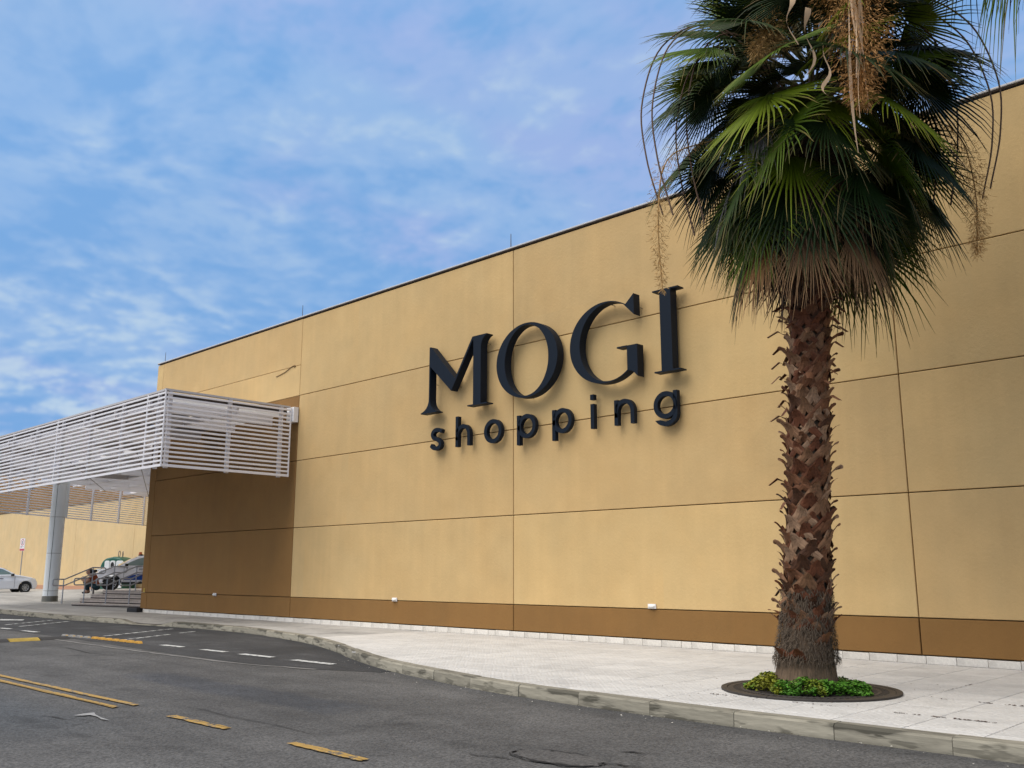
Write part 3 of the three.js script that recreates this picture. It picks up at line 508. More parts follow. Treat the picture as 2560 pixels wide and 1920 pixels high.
// ═════════ PALMS ═════════
const PX = -5.19, PZ = 4.13, LEAN = V(0.72 * 0.072, 0, -0.69 * 0.072);
const RIGHT = V(0.72, 0, -0.694), TOCAM = V(0.45, 0, 0.89);
const axis = (y) => V(LEAN.x * y, y, LEAN.z * y);
const trunkR = (y) => 0.200 + 0.178 * Math.exp(-y * 1.7) + 0.006 * Math.sin(y * 5) - 0.004 * y;
const palmMat = {
  frond: new THREE.MeshPhysicalMaterial({ vertexColors: true, roughness: 0.55, specularIntensity: 0.4, side: THREE.DoubleSide }),
  dead: new THREE.MeshStandardMaterial({ vertexColors: true, roughness: 0.85, side: THREE.DoubleSide }),
  petiole: std(0.10, 0.095, 0.03, 0.6), deadPetiole: std(0.12, 0.065, 0.035, 0.8),
  boots: [[0.22, 0.105, 0.055], [0.28, 0.16, 0.09], [0.17, 0.066, 0.033], [0.42, 0.28, 0.18], [0.10, 0.048, 0.026]].map((c) => new THREE.MeshPhysicalMaterial({ color: new THREE.Color().setRGB(c[0] * 1.08, c[1] * 1.05, c[2] * 1.05), roughness: 0.6, specularIntensity: 0.35, map: barkMap, side: THREE.DoubleSide })),
  bark: std(0.17, 0.12, 0.08, 0.95, { map: barkMap, bumpMap: barkMap, bumpScale: 0.02 }), fibre: std(0.085, 0.062, 0.042, 0.95, { side: THREE.DoubleSide }),
  stalk: std(0.13, 0.075, 0.045, 0.7), tan: std(0.56, 0.30, 0.105, 0.85, { side: THREE.DoubleSide }), straw: std(0.78, 0.56, 0.36, 0.7, { side: THREE.DoubleSide }), tanDark: std(0.50, 0.30, 0.11, 0.85, { side: THREE.DoubleSide }),
};
function fanFrond(o, r) {
  // o: start point, azimuth, elevation, petiole length, blade radius, half spread, segments, droop, colours
  const dir = V(Math.cos(o.az) * Math.cos(o.el), Math.sin(o.el), Math.sin(o.az) * Math.cos(o.el));
  const pts = [], P = o.start.clone(), d = dir.clone(); const n = 6;
  for (let i = 0; i <= n; i++) { pts.push(P.clone()); P.addScaledVector(d, o.pet / n); d.y -= o.sag / n; d.normalize(); }
  const hub = pts[n].clone(), T = d.clone();
  let B = V(-Math.sin(o.az), 0, Math.cos(o.az)); B.addScaledVector(T, -B.dot(T)).normalize();
  let N = new THREE.Vector3().crossVectors(B, T).normalize(); if (N.y < 0 && Math.abs(T.y) < 0.95) N.negate();
  const q = new THREE.Quaternion().setFromAxisAngle(T, o.roll); B.applyQuaternion(q); N.applyQuaternion(q);
  const pos = [], col = [], ix = []; const S = o.seg, J = o.dead ? 0.46 : 0.40, st = [0.04, 0.22, J, 0.62, 0.81, 1.0];
  for (let i = 0; i < S; i++) {
    const th = lerp(-o.spread, o.spread, (i + 0.5) / S), dth = (2 * o.spread / S) / 2;
    const L = o.R * (1 - 0.32 * Math.pow(Math.abs(th) / o.spread, 2.2)) * (0.93 + r() * 0.12);
    const jit = (r() - 0.5) * dth * 0.8, tipDroop = o.droop * (0.5 + r() * 1.0), tone = 0.75 + r() * 0.5, dry = r(), lat = (r() - 0.5) * 0.20, kink = r() < 0.16 ? 1.5 + r() * 1.2 : 1;
    const base = pos.length / 3;
    st.forEach((s, k) => {
      const split = clamp((s - J) / (1 - J)), a = th + jit * split;
      const cup = -o.fold * Math.abs(th) * Math.abs(th) * s * L * 0.22;
      const c = hub.clone().addScaledVector(T, Math.cos(a) * L * s).addScaledVector(B, Math.sin(a) * L * s + lat * split * split * L).addScaledVector(N, cup + 0.02 * s);
      c.y -= tipDroop * L * (0.10 * s * s + split * split * split * Math.min(0.62 * kink, 0.30 / tipDroop));
      const hw = split <= 0 ? Math.tan(dth) * L * s : Math.tan(dth) * L * J * (0.92 - 0.92 * split) ** 0.9 + 0.0012;
      const side = B.clone().multiplyScalar(Math.cos(a)).addScaledVector(T, -Math.sin(a));
      const up = N.clone();
      for (const w of [-1, 0, 1]) {
        const v = c.clone().addScaledVector(side, w * hw).addScaledVector(up, (w === 0 ? 0.7 : -0.3) * hw * (o.dead ? 1.3 : 1));
        pos.push(v.x, v.y, v.z);
        const g = s; let cc = o.colA.map((x, m) => lerp(x, o.colB[m], g) * tone);
        const tipDry = clamp((s - (dry < 0.10 ? 0.75 : 0.95)) / 0.1) * (o.dead ? 0 : 0.8); cc = cc.map((x, m) => lerp(x, [0.22, 0.14, 0.055][m], tipDry));
        if (w === 0) cc = cc.map((x) => x * 1.18);
        col.push(...cc);
      }
    });
    for (let k = 0; k < st.length - 1; k++) for (let w = 0; w < 2; w++) { const a = base + k * 3 + w, b = a + 3; ix.push(a, b, a + 1, a + 1, b, b + 1); }
  }
  return { blade: raw(pos, ix, null, col), petiole: new THREE.TubeGeometry(new THREE.CatmullRomCurve3(pts), 8, 0.017, 5), hub, T };
}
function boot(r, long, seed) {
  // leaf base that clasps the trunk: two arms run down from a cut stub that bends outward (local: y up, z out of the trunk)
  const g = [], strip = (path, wid, bulge) => {                                    // path of points with outward normals, 3 vertices across
    const p = [], uv = [], ix = []; path.forEach((c, i) => { const a = path[Math.max(0, i - 1)], b = path[Math.min(path.length - 1, i + 1)], t = b.clone().sub(a).normalize(), n = V(0, 0.25, 1).normalize(), s = new THREE.Vector3().crossVectors(t, n).normalize(); const w = wid[i]; for (const k of [-1, -0.4, 0.4, 1]) { const v = c.clone().addScaledVector(s, k * w).addScaledVector(n, bulge * (1 - k * k)); p.push(v.x, v.y, v.z); uv.push(seed + k * 0.1, i * 0.12 + seed); } });
    for (let i = 0; i < path.length - 1; i++) for (let k = 0; k < 3; k++) { const a = i * 4 + k, b = a + 4; ix.push(a, a + 1, b, b, a + 1, b + 1); }
    g.push(raw(p, ix, uv).toNonIndexed());
  };
  const w = 0.155 + r() * 0.03;
  for (const s of [-1, 1]) strip([V(s * w, -0.155, -0.055), V(s * w * 0.62, -0.075, 0.012), V(s * w * 0.28, -0.01, 0.045), V(s * 0.012, 0.05, 0.075)], [0.030, 0.042, 0.047, 0.042], 0.016);
  const up = 0.05 + r() * 0.03, tw = (r() - 0.5) * 0.05;
  strip([V(0, -0.01, 0.05), V(tw * 0.3, 0.045, 0.08), V(tw * 0.6, 0.075 + up * 0.2, 0.115 + long * 0.4), V(tw, 0.07 + up * (long > 0.12 ? -0.9 : 0.55), 0.14 + long)], [0.066, 0.052, 0.036, 0.016 + r() * 0.016], 0.018);
  const m = merge(g); m.computeVertexNormals(); return m;
}
function buildPalm(name, label, x, z, seed) {
  const t = thing(name, label, 'palm tree', [x, 0, z]); const r = rng(seed);
  { // trunk
    const p = [], uv = [], ix = [], n = 40, ny = 46; for (let j = 0; j <= ny; j++) { const y = -0.05 + 7.9 * Math.pow(j / ny, 1.25), c = axis(y); for (let i = 0; i <= n; i++) { const a = i / n * Math.PI * 2, lump = 1 + 0.05 * (fbm(Math.cos(a) * 3 + 5, y * 3 + Math.sin(a) * 3, 3, 141) - 0.5) * 2, R = trunkR(Math.max(0, y)) * lump * (y > 5.6 ? lerp(1, 0.22, Math.min(1, (y - 5.6) / 1.7)) : 1); p.push(c.x + Math.cos(a) * R, y, c.z + Math.sin(a) * R); uv.push(i / n * 2, y * 0.7); } }
    for (let j = 0; j < ny; j++) for (let i = 0; i < n; i++) { const a = j * (n + 1) + i, b = a + n + 1; ix.push(a, b, a + 1, a + 1, b, b + 1); }
    part('trunk', raw(p, ix, uv), palmMat.bark, t);
  }
  { // old leaf bases in a spiral lattice
    const kinds = []; for (let i = 0; i < 7; i++) kinds.push(boot(r, 0.0 + r() * 0.035, i * 0.13)); for (let i = 0; i < 7; i++) kinds.push(boot(r, 0.06 + r() * 0.09, i * 0.17));
    const N = 290; for (let i = 0; i < N; i++) {
      const f = i / N, y = 0.72 + 4.62 * f + (r() - 0.5) * (f < 0.06 ? 0.22 : 0.02), a = i * 2.39996 + (r() - 0.5) * 0.10, ragged = sst(0.45, 0.75, f + (r() - 0.5) * 0.25);
      const R = trunkR(y) - 0.008, c = axis(y), kind = ragged > 0.62 || r() < 0.07 ? 7 + Math.floor(r() * 7) : Math.floor(r() * 7);
      const m = part('leaf_base', kinds[kind], palmMat.boots[ragged > 0.6 ? [0, 2, 4, 2, 1][Math.floor(r() * 5)] : Math.floor(r() * 5)], t, [c.x + Math.sin(a) * R, y, c.z + Math.cos(a) * R]);
      m.rotation.set((r() - 0.5) * 0.25, a, (r() - 0.5) * 0.3, 'YXZ'); const s = 0.88 + r() * 0.28; m.scale.set(s, s, s * (0.68 + r() * 0.3));
    }
  }
  { // matted fibre round the foot of the trunk
    const g = []; for (let i = 0; i < 3400; i++) { const a = r() * Math.PI * 2, y = 0.34 + Math.pow(r(), 1.25) * 0.78, R = trunkR(y) + 0.005 + r() * 0.03, c = axis(y), l = 0.06 + r() * 0.16, sl = (r() - 0.5) * 2.6, o = r() * 0.05; const A = V(c.x + Math.cos(a) * R, y, c.z + Math.sin(a) * R), a2 = a + sl * l * 1.2, R2 = R + o, B = V(c.x + Math.cos(a2) * R2, y - l * (0.2 + r() * 0.8), c.z + Math.sin(a2) * R2), C = A.clone().lerp(B, 0.5).add(V(Math.cos(a) * 0.03, 0.012, Math.sin(a) * 0.03)); const w = 0.005; g.push(raw([A.x, A.y, A.z, C.x - w * Math.sin(a), C.y, C.z + w * Math.cos(a), C.x + w * Math.sin(a), C.y - 0.004, C.z - w * Math.cos(a), B.x, B.y, B.z], [0, 1, 2, 1, 3, 2])); }
    const m = part('trunk_fibre', g, palmMat.fibre, t); m.userData.kind = 'stuff';
    for (let i = 0; i < 7; i++) { const a = 0.2 + i * 0.95, y = 0.42 + (i % 3) * 0.17, c = axis(y), R = trunkR(y) + 0.012; const b = part('leaf_base', boot(r, 0.0, i * 0.2), palmMat.boots[i % 2 ? 0 : 2], t, [c.x + Math.sin(a) * R, y, c.z + Math.cos(a) * R]); b.rotation.set(0.2, a, (r() - 0.5) * 0.8, 'YXZ'); b.scale.setScalar(0.8); }
  }
  const greens = [[[0.014, 0.032, 0.003], [0.021, 0.044, 0.004]], [[0.007, 0.020, 0.003], [0.011, 0.027, 0.004]], [[0.085, 0.135, 0.004], [0.145, 0.185, 0.008]], [[0.036, 0.076, 0.003], [0.070, 0.112, 0.006]]];
  const NG = 126;
  for (let i = 0; i < NG; i++) { // living fronds, youngest upright
    const f = Math.pow(i / (NG - 1), 1.15), az = i * 2.39996 + (r() - 0.5) * 0.3, el = lerp(1.35, -0.82, Math.pow(f, 0.95)) + (r() - 0.5) * 0.34, y = lerp(8.15, 6.2, f) , c = axis(y);
    const g = greens[r() < 0.38 ? (r() < 0.55 ? 2 : 3) : (r() < 0.4 ? 0 : 1)];
    const fr = fanFrond({ start: c.add(V(Math.cos(az) * 0.18, 0, Math.sin(az) * 0.18)), az, el, pet: (f < 0.3 ? lerp(0.85, 1.2, f / 0.3) : f < 0.7 ? 1.22 : lerp(1.22, 1.05, (f - 0.7) / 0.3)) * (i % 3 === 1 ? 0.62 + r() * 0.2 : 0.9 + r() * 0.2), sag: (0.35 + 0.5 * Math.cos(el)) * (0.8 + 0.6 * f), R: 0.86 + r() * 0.24, spread: 1.6 + r() * 0.45, seg: 42, droop: 0.05 + (0.14 + 0.24 * f) * r(), fold: 0.25 + r() * 0.4, roll: (r() - 0.5) * 1.3, colA: g[0], colB: g[1] }, r);
    const m = part('frond', fr.blade, palmMat.frond, t); part('petiole', fr.petiole, palmMat.petiole, m);
  }
  for (let i = 0; i < 26; i++) { // short inner fronds that fill the heart of the crown
    const az = i * 2.39996 + 0.4, el = 1.05 - 1.15 * (i / 25) + (r() - 0.5) * 0.3, y = 7.95 - 1.0 * (i / 25), c = axis(y), g = greens[i % 7 === 3 ? 3 : i % 2];
    const fr = fanFrond({ start: c.add(V(Math.cos(az) * 0.12, 0, Math.sin(az) * 0.12)), az, el, pet: 0.34 + r() * 0.3, sag: 0.4, R: 0.85 + r() * 0.2, spread: 1.35 + r() * 0.4, seg: 36, droop: 0.08 + 0.2 * r(), fold: 0.5, roll: (r() - 0.5) * 1.2, colA: g[0], colB: g[1] }, r);
    const m = part('frond', fr.blade, palmMat.frond, t); part('petiole', fr.petiole, palmMat.petiole, m);
  }
  const ND = 28;
  for (let i = 0; i < ND; i++) { // dead skirt
    const f = i / (ND - 1), az = i * 2.39996 + 0.6 + (r() - 0.5) * 0.3, el = lerp(-0.85, -1.42, f) + (r() - 0.5) * 0.14, y = lerp(6.55, 6.2, f), c = axis(y);
    const b = r() * 0.85, cA = b < 0.25 ? [0.22, 0.10, 0.028] : b < 0.6 ? [0.060, 0.030, 0.014] : [0.030, 0.016, 0.010], cB = b < 0.25 ? [0.30, 0.18, 0.085] : b < 0.6 ? [0.15, 0.095, 0.055] : [0.075, 0.047, 0.030];
    const fr = fanFrond({ start: c.add(V(Math.cos(az) * 0.24, 0, Math.sin(az) * 0.24)), az, el, pet: 0.55 + r() * 0.2, sag: 0.5, R: 0.92 + r() * 0.2, spread: 0.85 + r() * 0.5, seg: 34, droop: 0.22 + r() * 0.2, fold: 1.3, roll: (r() - 0.5) * 0.6, colA: cA, colB: cB, dead: true }, r);
    const m = part('dead_frond', fr.blade, palmMat.dead, t); if (b < 0.25) m.userData.label = 'rust brown dead frond'; part('petiole', fr.petiole, palmMat.deadPetiole, m);
  }
  for (let i = 0; i < 9; i++) { // grey withered fronds caught among the green, and rust-coloured ones at the front of the skirt
    const front = i > 5, az = front ? 1.22 + (i - 7) * 0.78 : 1.4 + i * 0.75 + r() * 0.4, y = front ? 5.95 : 7.3 - r() * 0.8, c = axis(y);
    const fr = fanFrond({ start: c.add(V(Math.cos(az) * 0.28, 0, Math.sin(az) * 0.28)), az, el: front ? -0.80 : -0.35 - r() * 0.3, pet: front ? 0.85 : 0.95, sag: 1.0, R: 0.95, spread: front ? 0.55 + r() * 0.25 : 0.5, seg: front ? 40 : 22, droop: front ? 0.22 : 0.32, fold: 1.0, roll: (r() - 0.5) * 0.4, colA: front ? [[0.13, 0.055, 0.018], [0.09, 0.042, 0.018], [0.26, 0.105, 0.022]][i - 6] : [0.12, 0.12, 0.115], colB: front ? [0.28, 0.165, 0.08] : [0.22, 0.215, 0.21], dead: true }, r);
    const m = part('dead_frond', fr.blade, palmMat.dead, t); m.userData.label = front ? 'rust brown dead frond' : 'grey withered frond'; part('petiole', fr.petiole, palmMat.deadPetiole, m);
  }
  const H = axis(7.0), at = (rt, cm, y) => H.clone().addScaledVector(RIGHT, rt).addScaledVector(TOCAM, cm).setY(y);
  function cluster(path, spread, n, mat, tw = 0.0036) {
    const nm = 'flower_cluster';                 // spent flowers: branchlets of tiny twigs along a hanging stem
    const c = new THREE.CatmullRomCurve3(path), g = [], pos = [], ix = []; g.push(new THREE.TubeGeometry(c, 20, 0.008, 4).toNonIndexed());
    for (let i = 0; i < n; i++) {
      const s = Math.pow(r(), 0.8), p = c.getPointAt(s), R = spread * (0.35 + 0.65 * Math.sin(Math.PI * clamp(s * 0.9 + 0.1)));
      const u = V(r() - 0.5, r() - 0.62, r() - 0.5).normalize().multiplyScalar(R * Math.pow(r(), 0.7)); const a = p.clone().add(u), l = 0.018 + r() * 0.045, d = u.clone().normalize().add(V(r() - 0.5, r() - 0.9, r() - 0.5)).normalize(), b = a.clone().addScaledVector(d, l), w = V(r() - 0.5, r() - 0.5, r() - 0.5).normalize().multiplyScalar(tw), k = pos.length / 3;
      pos.push(a.x - w.x, a.y - w.y, a.z - w.z, a.x + w.x, a.y + w.y, a.z + w.z, b.x + w.x, b.y + w.y, b.z + w.z, b.x - w.x, b.y - w.y, b.z - w.z); ix.push(k, k + 1, k + 2, k, k + 2, k + 3);
    }
    for (let i = 0; i < 26; i++) { const s = 0.1 + 0.9 * i / 26, p = c.getPointAt(s), R = spread * (0.4 + 0.6 * Math.sin(Math.PI * s)), e = p.clone().add(V(r() - 0.5, -0.35 - r() * 0.5, r() - 0.5).multiplyScalar(R * 1.5)); g.push(new THREE.TubeGeometry(new THREE.QuadraticBezierCurve3(p, p.clone().lerp(e, 0.5).add(V(0, 0.04, 0)), e), 5, 0.003, 3).toNonIndexed()); }
    const twigs = raw(pos, ix).toNonIndexed(); return part(nm, [...g.map((q) => (q.deleteAttribute('uv'), q)), twigs], mat, t);
  }
  cluster([at(0.0, 0.7, 8.95), at(0.02, 1.3, 8.7), at(0.08, 1.7, 8.35), at(0.14, 1.8, 7.85)], 0.50, 5200, palmMat.tan);
  cluster([at(0.3, 0.9, 8.2), at(0.40, 1.5, 7.9), at(0.48, 1.85, 7.3), at(0.50, 1.9, 6.7), at(0.46, 1.9, 6.2)], 0.46, 7200, palmMat.tan);
  cluster([at(-0.3, 0.6, 7.6), at(-0.5, 1.1, 7.5), at(-0.62, 1.25, 7.1)], 0.30, 2200, palmMat.tanDark);
  cluster([at(1.2, 0.1, 7.0), at(1.75, 0.3, 6.6), at(1.9, 0.35, 5.9), at(1.85, 0.35, 5.0)], 0.22, 2600, palmMat.tanDark, 0.0030);
  cluster([at(-1.2, 0.1, 6.6), at(-1.8, 0.2, 6.3), at(-1.95, 0.2, 5.6), at(-1.93, 0.2, 4.6)], 0.14, 1300, palmMat.tanDark, 0.0030);
  // long arching flower stalks
  const stalks = [[-1, 0.10, 2.12, 0.15], [-1, 0.35, 1.95, 0.05], [-1, -0.1, 1.72, -0.05], [-1, 0.2, 1.55, 0.0], [1, 0.2, 2.36, 0.45], [1, -0.05, 2.30, 0.42], [1, 0.3, 1.78, 0.2], [1, 0.0, 1.55, 0.1]];
  for (const [s, cm, reach, dy] of stalks) part('flower_stalk', tube([at(s * 0.25, cm * 0.3, 7.2), at(s * reach * 0.55, cm * 0.7, 8.0 + dy), at(s * reach * 0.86, cm, 7.75 + dy), at(s * reach, cm, 6.95 + dy), at(s * reach * 0.985, cm, 6.2 + dy), at(s * reach * 0.90, cm, 5.45 + dy)], 0.011, 40, 5), palmMat.stalk, t);
  for (let i = 0; i < 9; i++) { // dry straw-coloured sheaths hanging among the fronds
    const rt = i < 6 ? 0.40 + i * 0.022 + (r() - 0.5) * 0.05 : [-0.22, -0.05, 0.12][i - 6], y0 = i < 6 ? 8.7 - r() * 0.4 : 7.5 - (i - 6) * 0.35, l = (i < 6 ? 2.0 + r() * 0.8 : 0.55 + r() * 0.3), n = 12, p = [], ix = [];
    for (let k = 0; k <= n; k++) { const s = k / n, q = at(rt + Math.sin(s * (3 + i * 0.7) + i * 2.1) * 0.05 * (0.4 + s), 2.02 + 0.10 * Math.sin(s * 3 + i * 2), y0 - l * s), w = (0.022 + 0.012 * Math.sin(s * 9 + i)) * (1 - s * s * 0.8), a = s * 3 + i; p.push(q.x - RIGHT.x * w * Math.cos(a), q.y, q.z - RIGHT.z * w * Math.cos(a) + w * Math.sin(a), q.x + RIGHT.x * w * Math.cos(a), q.y, q.z + RIGHT.z * w * Math.cos(a) - w * Math.sin(a)); if (k) ix.push(2 * k - 2, 2 * k - 1, 2 * k, 2 * k, 2 * k - 1, 2 * k + 1); }
    part('dry_sheath', raw(p, ix), palmMat.straw, t);
  }
  return t;
}
const palm = buildPalm('palm_tree', 'tall fan palm with brown dead skirt growing from the round grate', PX, PZ, 2024);
{ const t = palm.clone(); t.name = numbered('palm_tree'); tag(t, 'second fan palm, only its frond tips reaching in at the top right', 'palm tree'); t.position.set(-0.62, 0, 5.0); t.rotation.y = 2.6; t.scale.set(1.08, 1.44, 1.08); for (const c of [...t.children]) if (c.name === 'flower_cluster' || c.name === 'dry_sheath') t.remove(c); scene.add(t); }

{ // cast iron grate round the palm, laid in four quarters
  const t = thing('tree_grate', 'round dark iron grate set in the pale paving round the palm', 'tree grate', [-5.155, 0, 4.105]);
  const iron = std(0.045, 0.038, 0.034, 0.62, { map: concreteMap }), Y = 0.004;
  const ringSeg = (r0, r1, a0, a1, y, h) => { const s = new THREE.Shape(); s.absarc(0, 0, r1, a0, a1, false); s.absarc(0, 0, r0, a1, a0, true); return new THREE.ExtrudeGeometry(s, { depth: h, bevelEnabled: true, bevelThickness: 0.003, bevelSize: 0.003, bevelSegments: 1, curveSegments: 24 }).rotateX(-Math.PI / 2).translate(0, y, 0); };
  for (let q = 0; q < 4; q++) {
    const a0 = q * Math.PI / 2 + 0.006, a1 = (q + 1) * Math.PI / 2 - 0.006, g = [ringSeg(0.905, 0.965, a0, a1, Y, 0.016), ringSeg(0.835, 0.895, a0, a1, Y, 0.012), ringSeg(0.50, 0.56, a0, a1, Y, 0.012), ringSeg(0.72, 0.75, a0, a1, Y, 0.012)];
    for (let i = 0; i < 18; i++) { const a = lerp(a0, a1, (i + 0.5) / 18); g.push(box(0.36, 0.012, 0.034).translate(0.70, Y + 0.006, 0).rotateY(a)); }
    part('grate_segment', g, iron, t);
  }
  part('soil', new THREE.CircleGeometry(0.90, 48).rotateX(-Math.PI / 2).translate(0, 0.0045, 0), std(0.022, 0.018, 0.014, 1), t);
}
{ // low clover-like plants inside the grate
  const r = rng(404), g = [], col = [];
  const n = 9000, pos = [], ix = [], cl = [];
  for (let i = 0; i < n; i++) {
    const a = r() * Math.PI * 2, R = 0.30 + Math.pow(r(), 0.8) * 0.36 + 0.05 * Math.sin(a * 5 + 1) + 0.03 * Math.sin(a * 9), back = Math.sin(a);
    const hh = (0.06 + 0.12 * fbm(Math.cos(a) * 3 + 9, Math.sin(a) * 3 + R * 6, 3, 151)) * (1 - sst(0.5, 0.72, R) * 0.75) * (0.9 + 0.2 * back), y = 0.01 + hh * Math.pow(r(), 0.45) * 1.12;
    const c = V(PX + 0.03 + Math.cos(a) * R * 1.04, y, PZ - 0.02 + Math.sin(a) * R), s = 0.009 + r() * 0.013, nrm = V(r() - 0.5, 0.35 + r(), r() - 0.5).normalize(), u = V(r() - 0.5, 0, r() - 0.5).cross(nrm).normalize(), v = new THREE.Vector3().crossVectors(nrm, u), k = pos.length / 3;
    const P = [[-1, 0], [-0.2, 0.9], [1, 0.2], [0.2, -0.9]]; for (const [p, q] of P) { const w = c.clone().addScaledVector(u, p * s).addScaledVector(v, q * s); pos.push(w.x, w.y, w.z); }
    ix.push(k, k + 1, k + 2, k, k + 2, k + 3);
    const yel = sst(0.5, 0.68, fbm(c.x * 3 + 4, c.z * 3, 3, 152)) * (Math.sin(a) > -0.2 ? 1 : 0.3), tn = 0.6 + r() * 0.8; const cc = [lerp(0.060, 0.19, yel) * tn, lerp(0.19, 0.20, yel) * tn, 0.010 * tn]; for (let q = 0; q < 4; q++) cl.push(...cc);
  }
  const m = part('ground_plants', raw(pos, ix, null, cl), new THREE.MeshStandardMaterial({ vertexColors: true, roughness: 0.6, side: THREE.DoubleSide }));
  tag(m, 'bright green clover-like plants round the palm foot inside the grate', 'plants'); m.userData.kind = 'stuff';
}

{ // dark leaf crumbs caught in the paving joints, pale grit in the gutter
  const r = rng(515), pos = [], ix = [], cl = [];
  const bit = (x, y, z, s, c) => { const a = r() * 6.3, k = pos.length / 3, e = 0.4 + r() * 0.5; for (const [p, q] of [[-1, 0], [0, e], [1, 0], [0, -e]]) pos.push(x + (Math.cos(a) * p - Math.sin(a) * q) * s, y + (q > 0 ? 0.3 : 0) * s, z + (Math.sin(a) * p + Math.cos(a) * q) * s); ix.push(k, k + 1, k + 2, k, k + 2, k + 3); for (let i = 0; i < 4; i++) cl.push(...c); };
  for (const [x0, z0, x1, z1, n] of [[-4.22, 3.82, -3.0, 3.82, 150], [-3.8, 5.12, -2.9, 5.12, 110], [-5.9, 5.12, -4.4, 5.12, 40], [-4.05, 2.2, -4.05, 3.7, 30]]) for (let i = 0; i < n; i++) { const t = Math.pow(r(), 1) , j = (r() - 0.5) * 0.025; if (vn(t * 9, n) > 0.45) bit(lerp(x0, x1, t), 0.004, lerp(z0, z1, t) + j, 0.006 + r() * 0.014, [0.07, 0.035, 0.02]); }
  for (let i = 0; i < 260; i++) { const x = -14 + r() * 12, d = Math.pow(r(), 2) * 0.5; bit(x, ROAD + 0.014, zk(x) + 0.01 + d, 0.004 + r() * 0.010, r() < 0.3 ? [0.55, 0.52, 0.46] : [0.06, 0.045, 0.03]); }
  for (let i = 0; i < 120; i++) { const a = r() * 6.3, d = 0.95 + Math.abs(r() + r() - 1) * 1.2; const x = -5.15 + Math.cos(a) * d, z = 4.1 + Math.sin(a) * d; if (z < 5.85) bit(x, 0.005, z, 0.004 + r() * 0.008, [0.10, 0.06, 0.03]); }
  const m = part('leaf_litter', raw(pos, ix, null, cl), new THREE.MeshStandardMaterial({ vertexColors: true, roughness: 0.9, side: THREE.DoubleSide })); tag(m, 'dark leaf crumbs and grit along the paving joints and gutter', 'litter'); m.userData.kind = 'stuff';
}
// ═════════ ROAD FURNITURE ═════════
{
  const studs = [['first', -19.19], ['second', -19.52], ['third', -19.84], ['fourth', -20.17], ['fifth', -20.5], ['sixth', -20.82], ['seventh', -21.15]];
  const yel = std(0.62, 0.33, 0.05, 0.55), grey = std(0.30, 0.29, 0.27, 0.8), refl = std(0.75, 0.45, 0.1, 0.25);
  const sg = (() => { const s = new THREE.Shape(); s.moveTo(-0.09, 0); s.lineTo(-0.055, 0.036); s.lineTo(0.055, 0.036); s.lineTo(0.09, 0); s.closePath(); return new THREE.ExtrudeGeometry(s, { depth: 0.075, bevelEnabled: true, bevelSize: 0.006, bevelThickness: 0.01, bevelSegments: 2 }).translate(0, 0.006, -0.0375); })();
  const rg = box(0.008, 0.016, 0.05);
  let proto = null;
  const put = (x, z, label, m) => { const t = thing('road_stud', label, 'road stud', [x, ROAD + 0.004, z], 0.08, 'road studs along the lay-by edge'); part('body', sg, m, t); part('reflector', rg, refl, t, [0.074, 0.026, 0], [0, 0, 0.6]); part('reflector', rg, refl, t, [-0.074, 0.026, 0], [0, 0, -0.6]); };
  studs.forEach(([o, x], i) => put(x, 5.36 + i * 0.012, `${o} orange road stud from the right in the lay-by row`, yel));
  ['first', 'second', 'third', 'fourth'].forEach((o, i) => put(-21.48 - i * 0.33, 5.47 + i * 0.03, `${o} worn grey road stud left of the orange ones`, grey));
  const h = thing('speed_hump', 'black and yellow rubber speed hump across the lane at left', 'speed hump', [-21.75, ROAD + 0.002, 7.9], 0);
  const hs = new THREE.Shape(); hs.moveTo(-0.2, 0); hs.quadraticCurveTo(0, 0.115, 0.2, 0); hs.closePath(); const hg = new THREE.ExtrudeGeometry(hs, { depth: 0.6, bevelEnabled: false, curveSegments: 10 });
  for (let i = 0; i < 6; i++) part('hump_segment', hg, i % 2 === 1 ? std(0.48, 0.33, 0.05, 0.7, { map: concreteMap }) : std(0.035, 0.033, 0.032, 0.8), h, [0, 0, -2.1 + i * 0.62]);
}

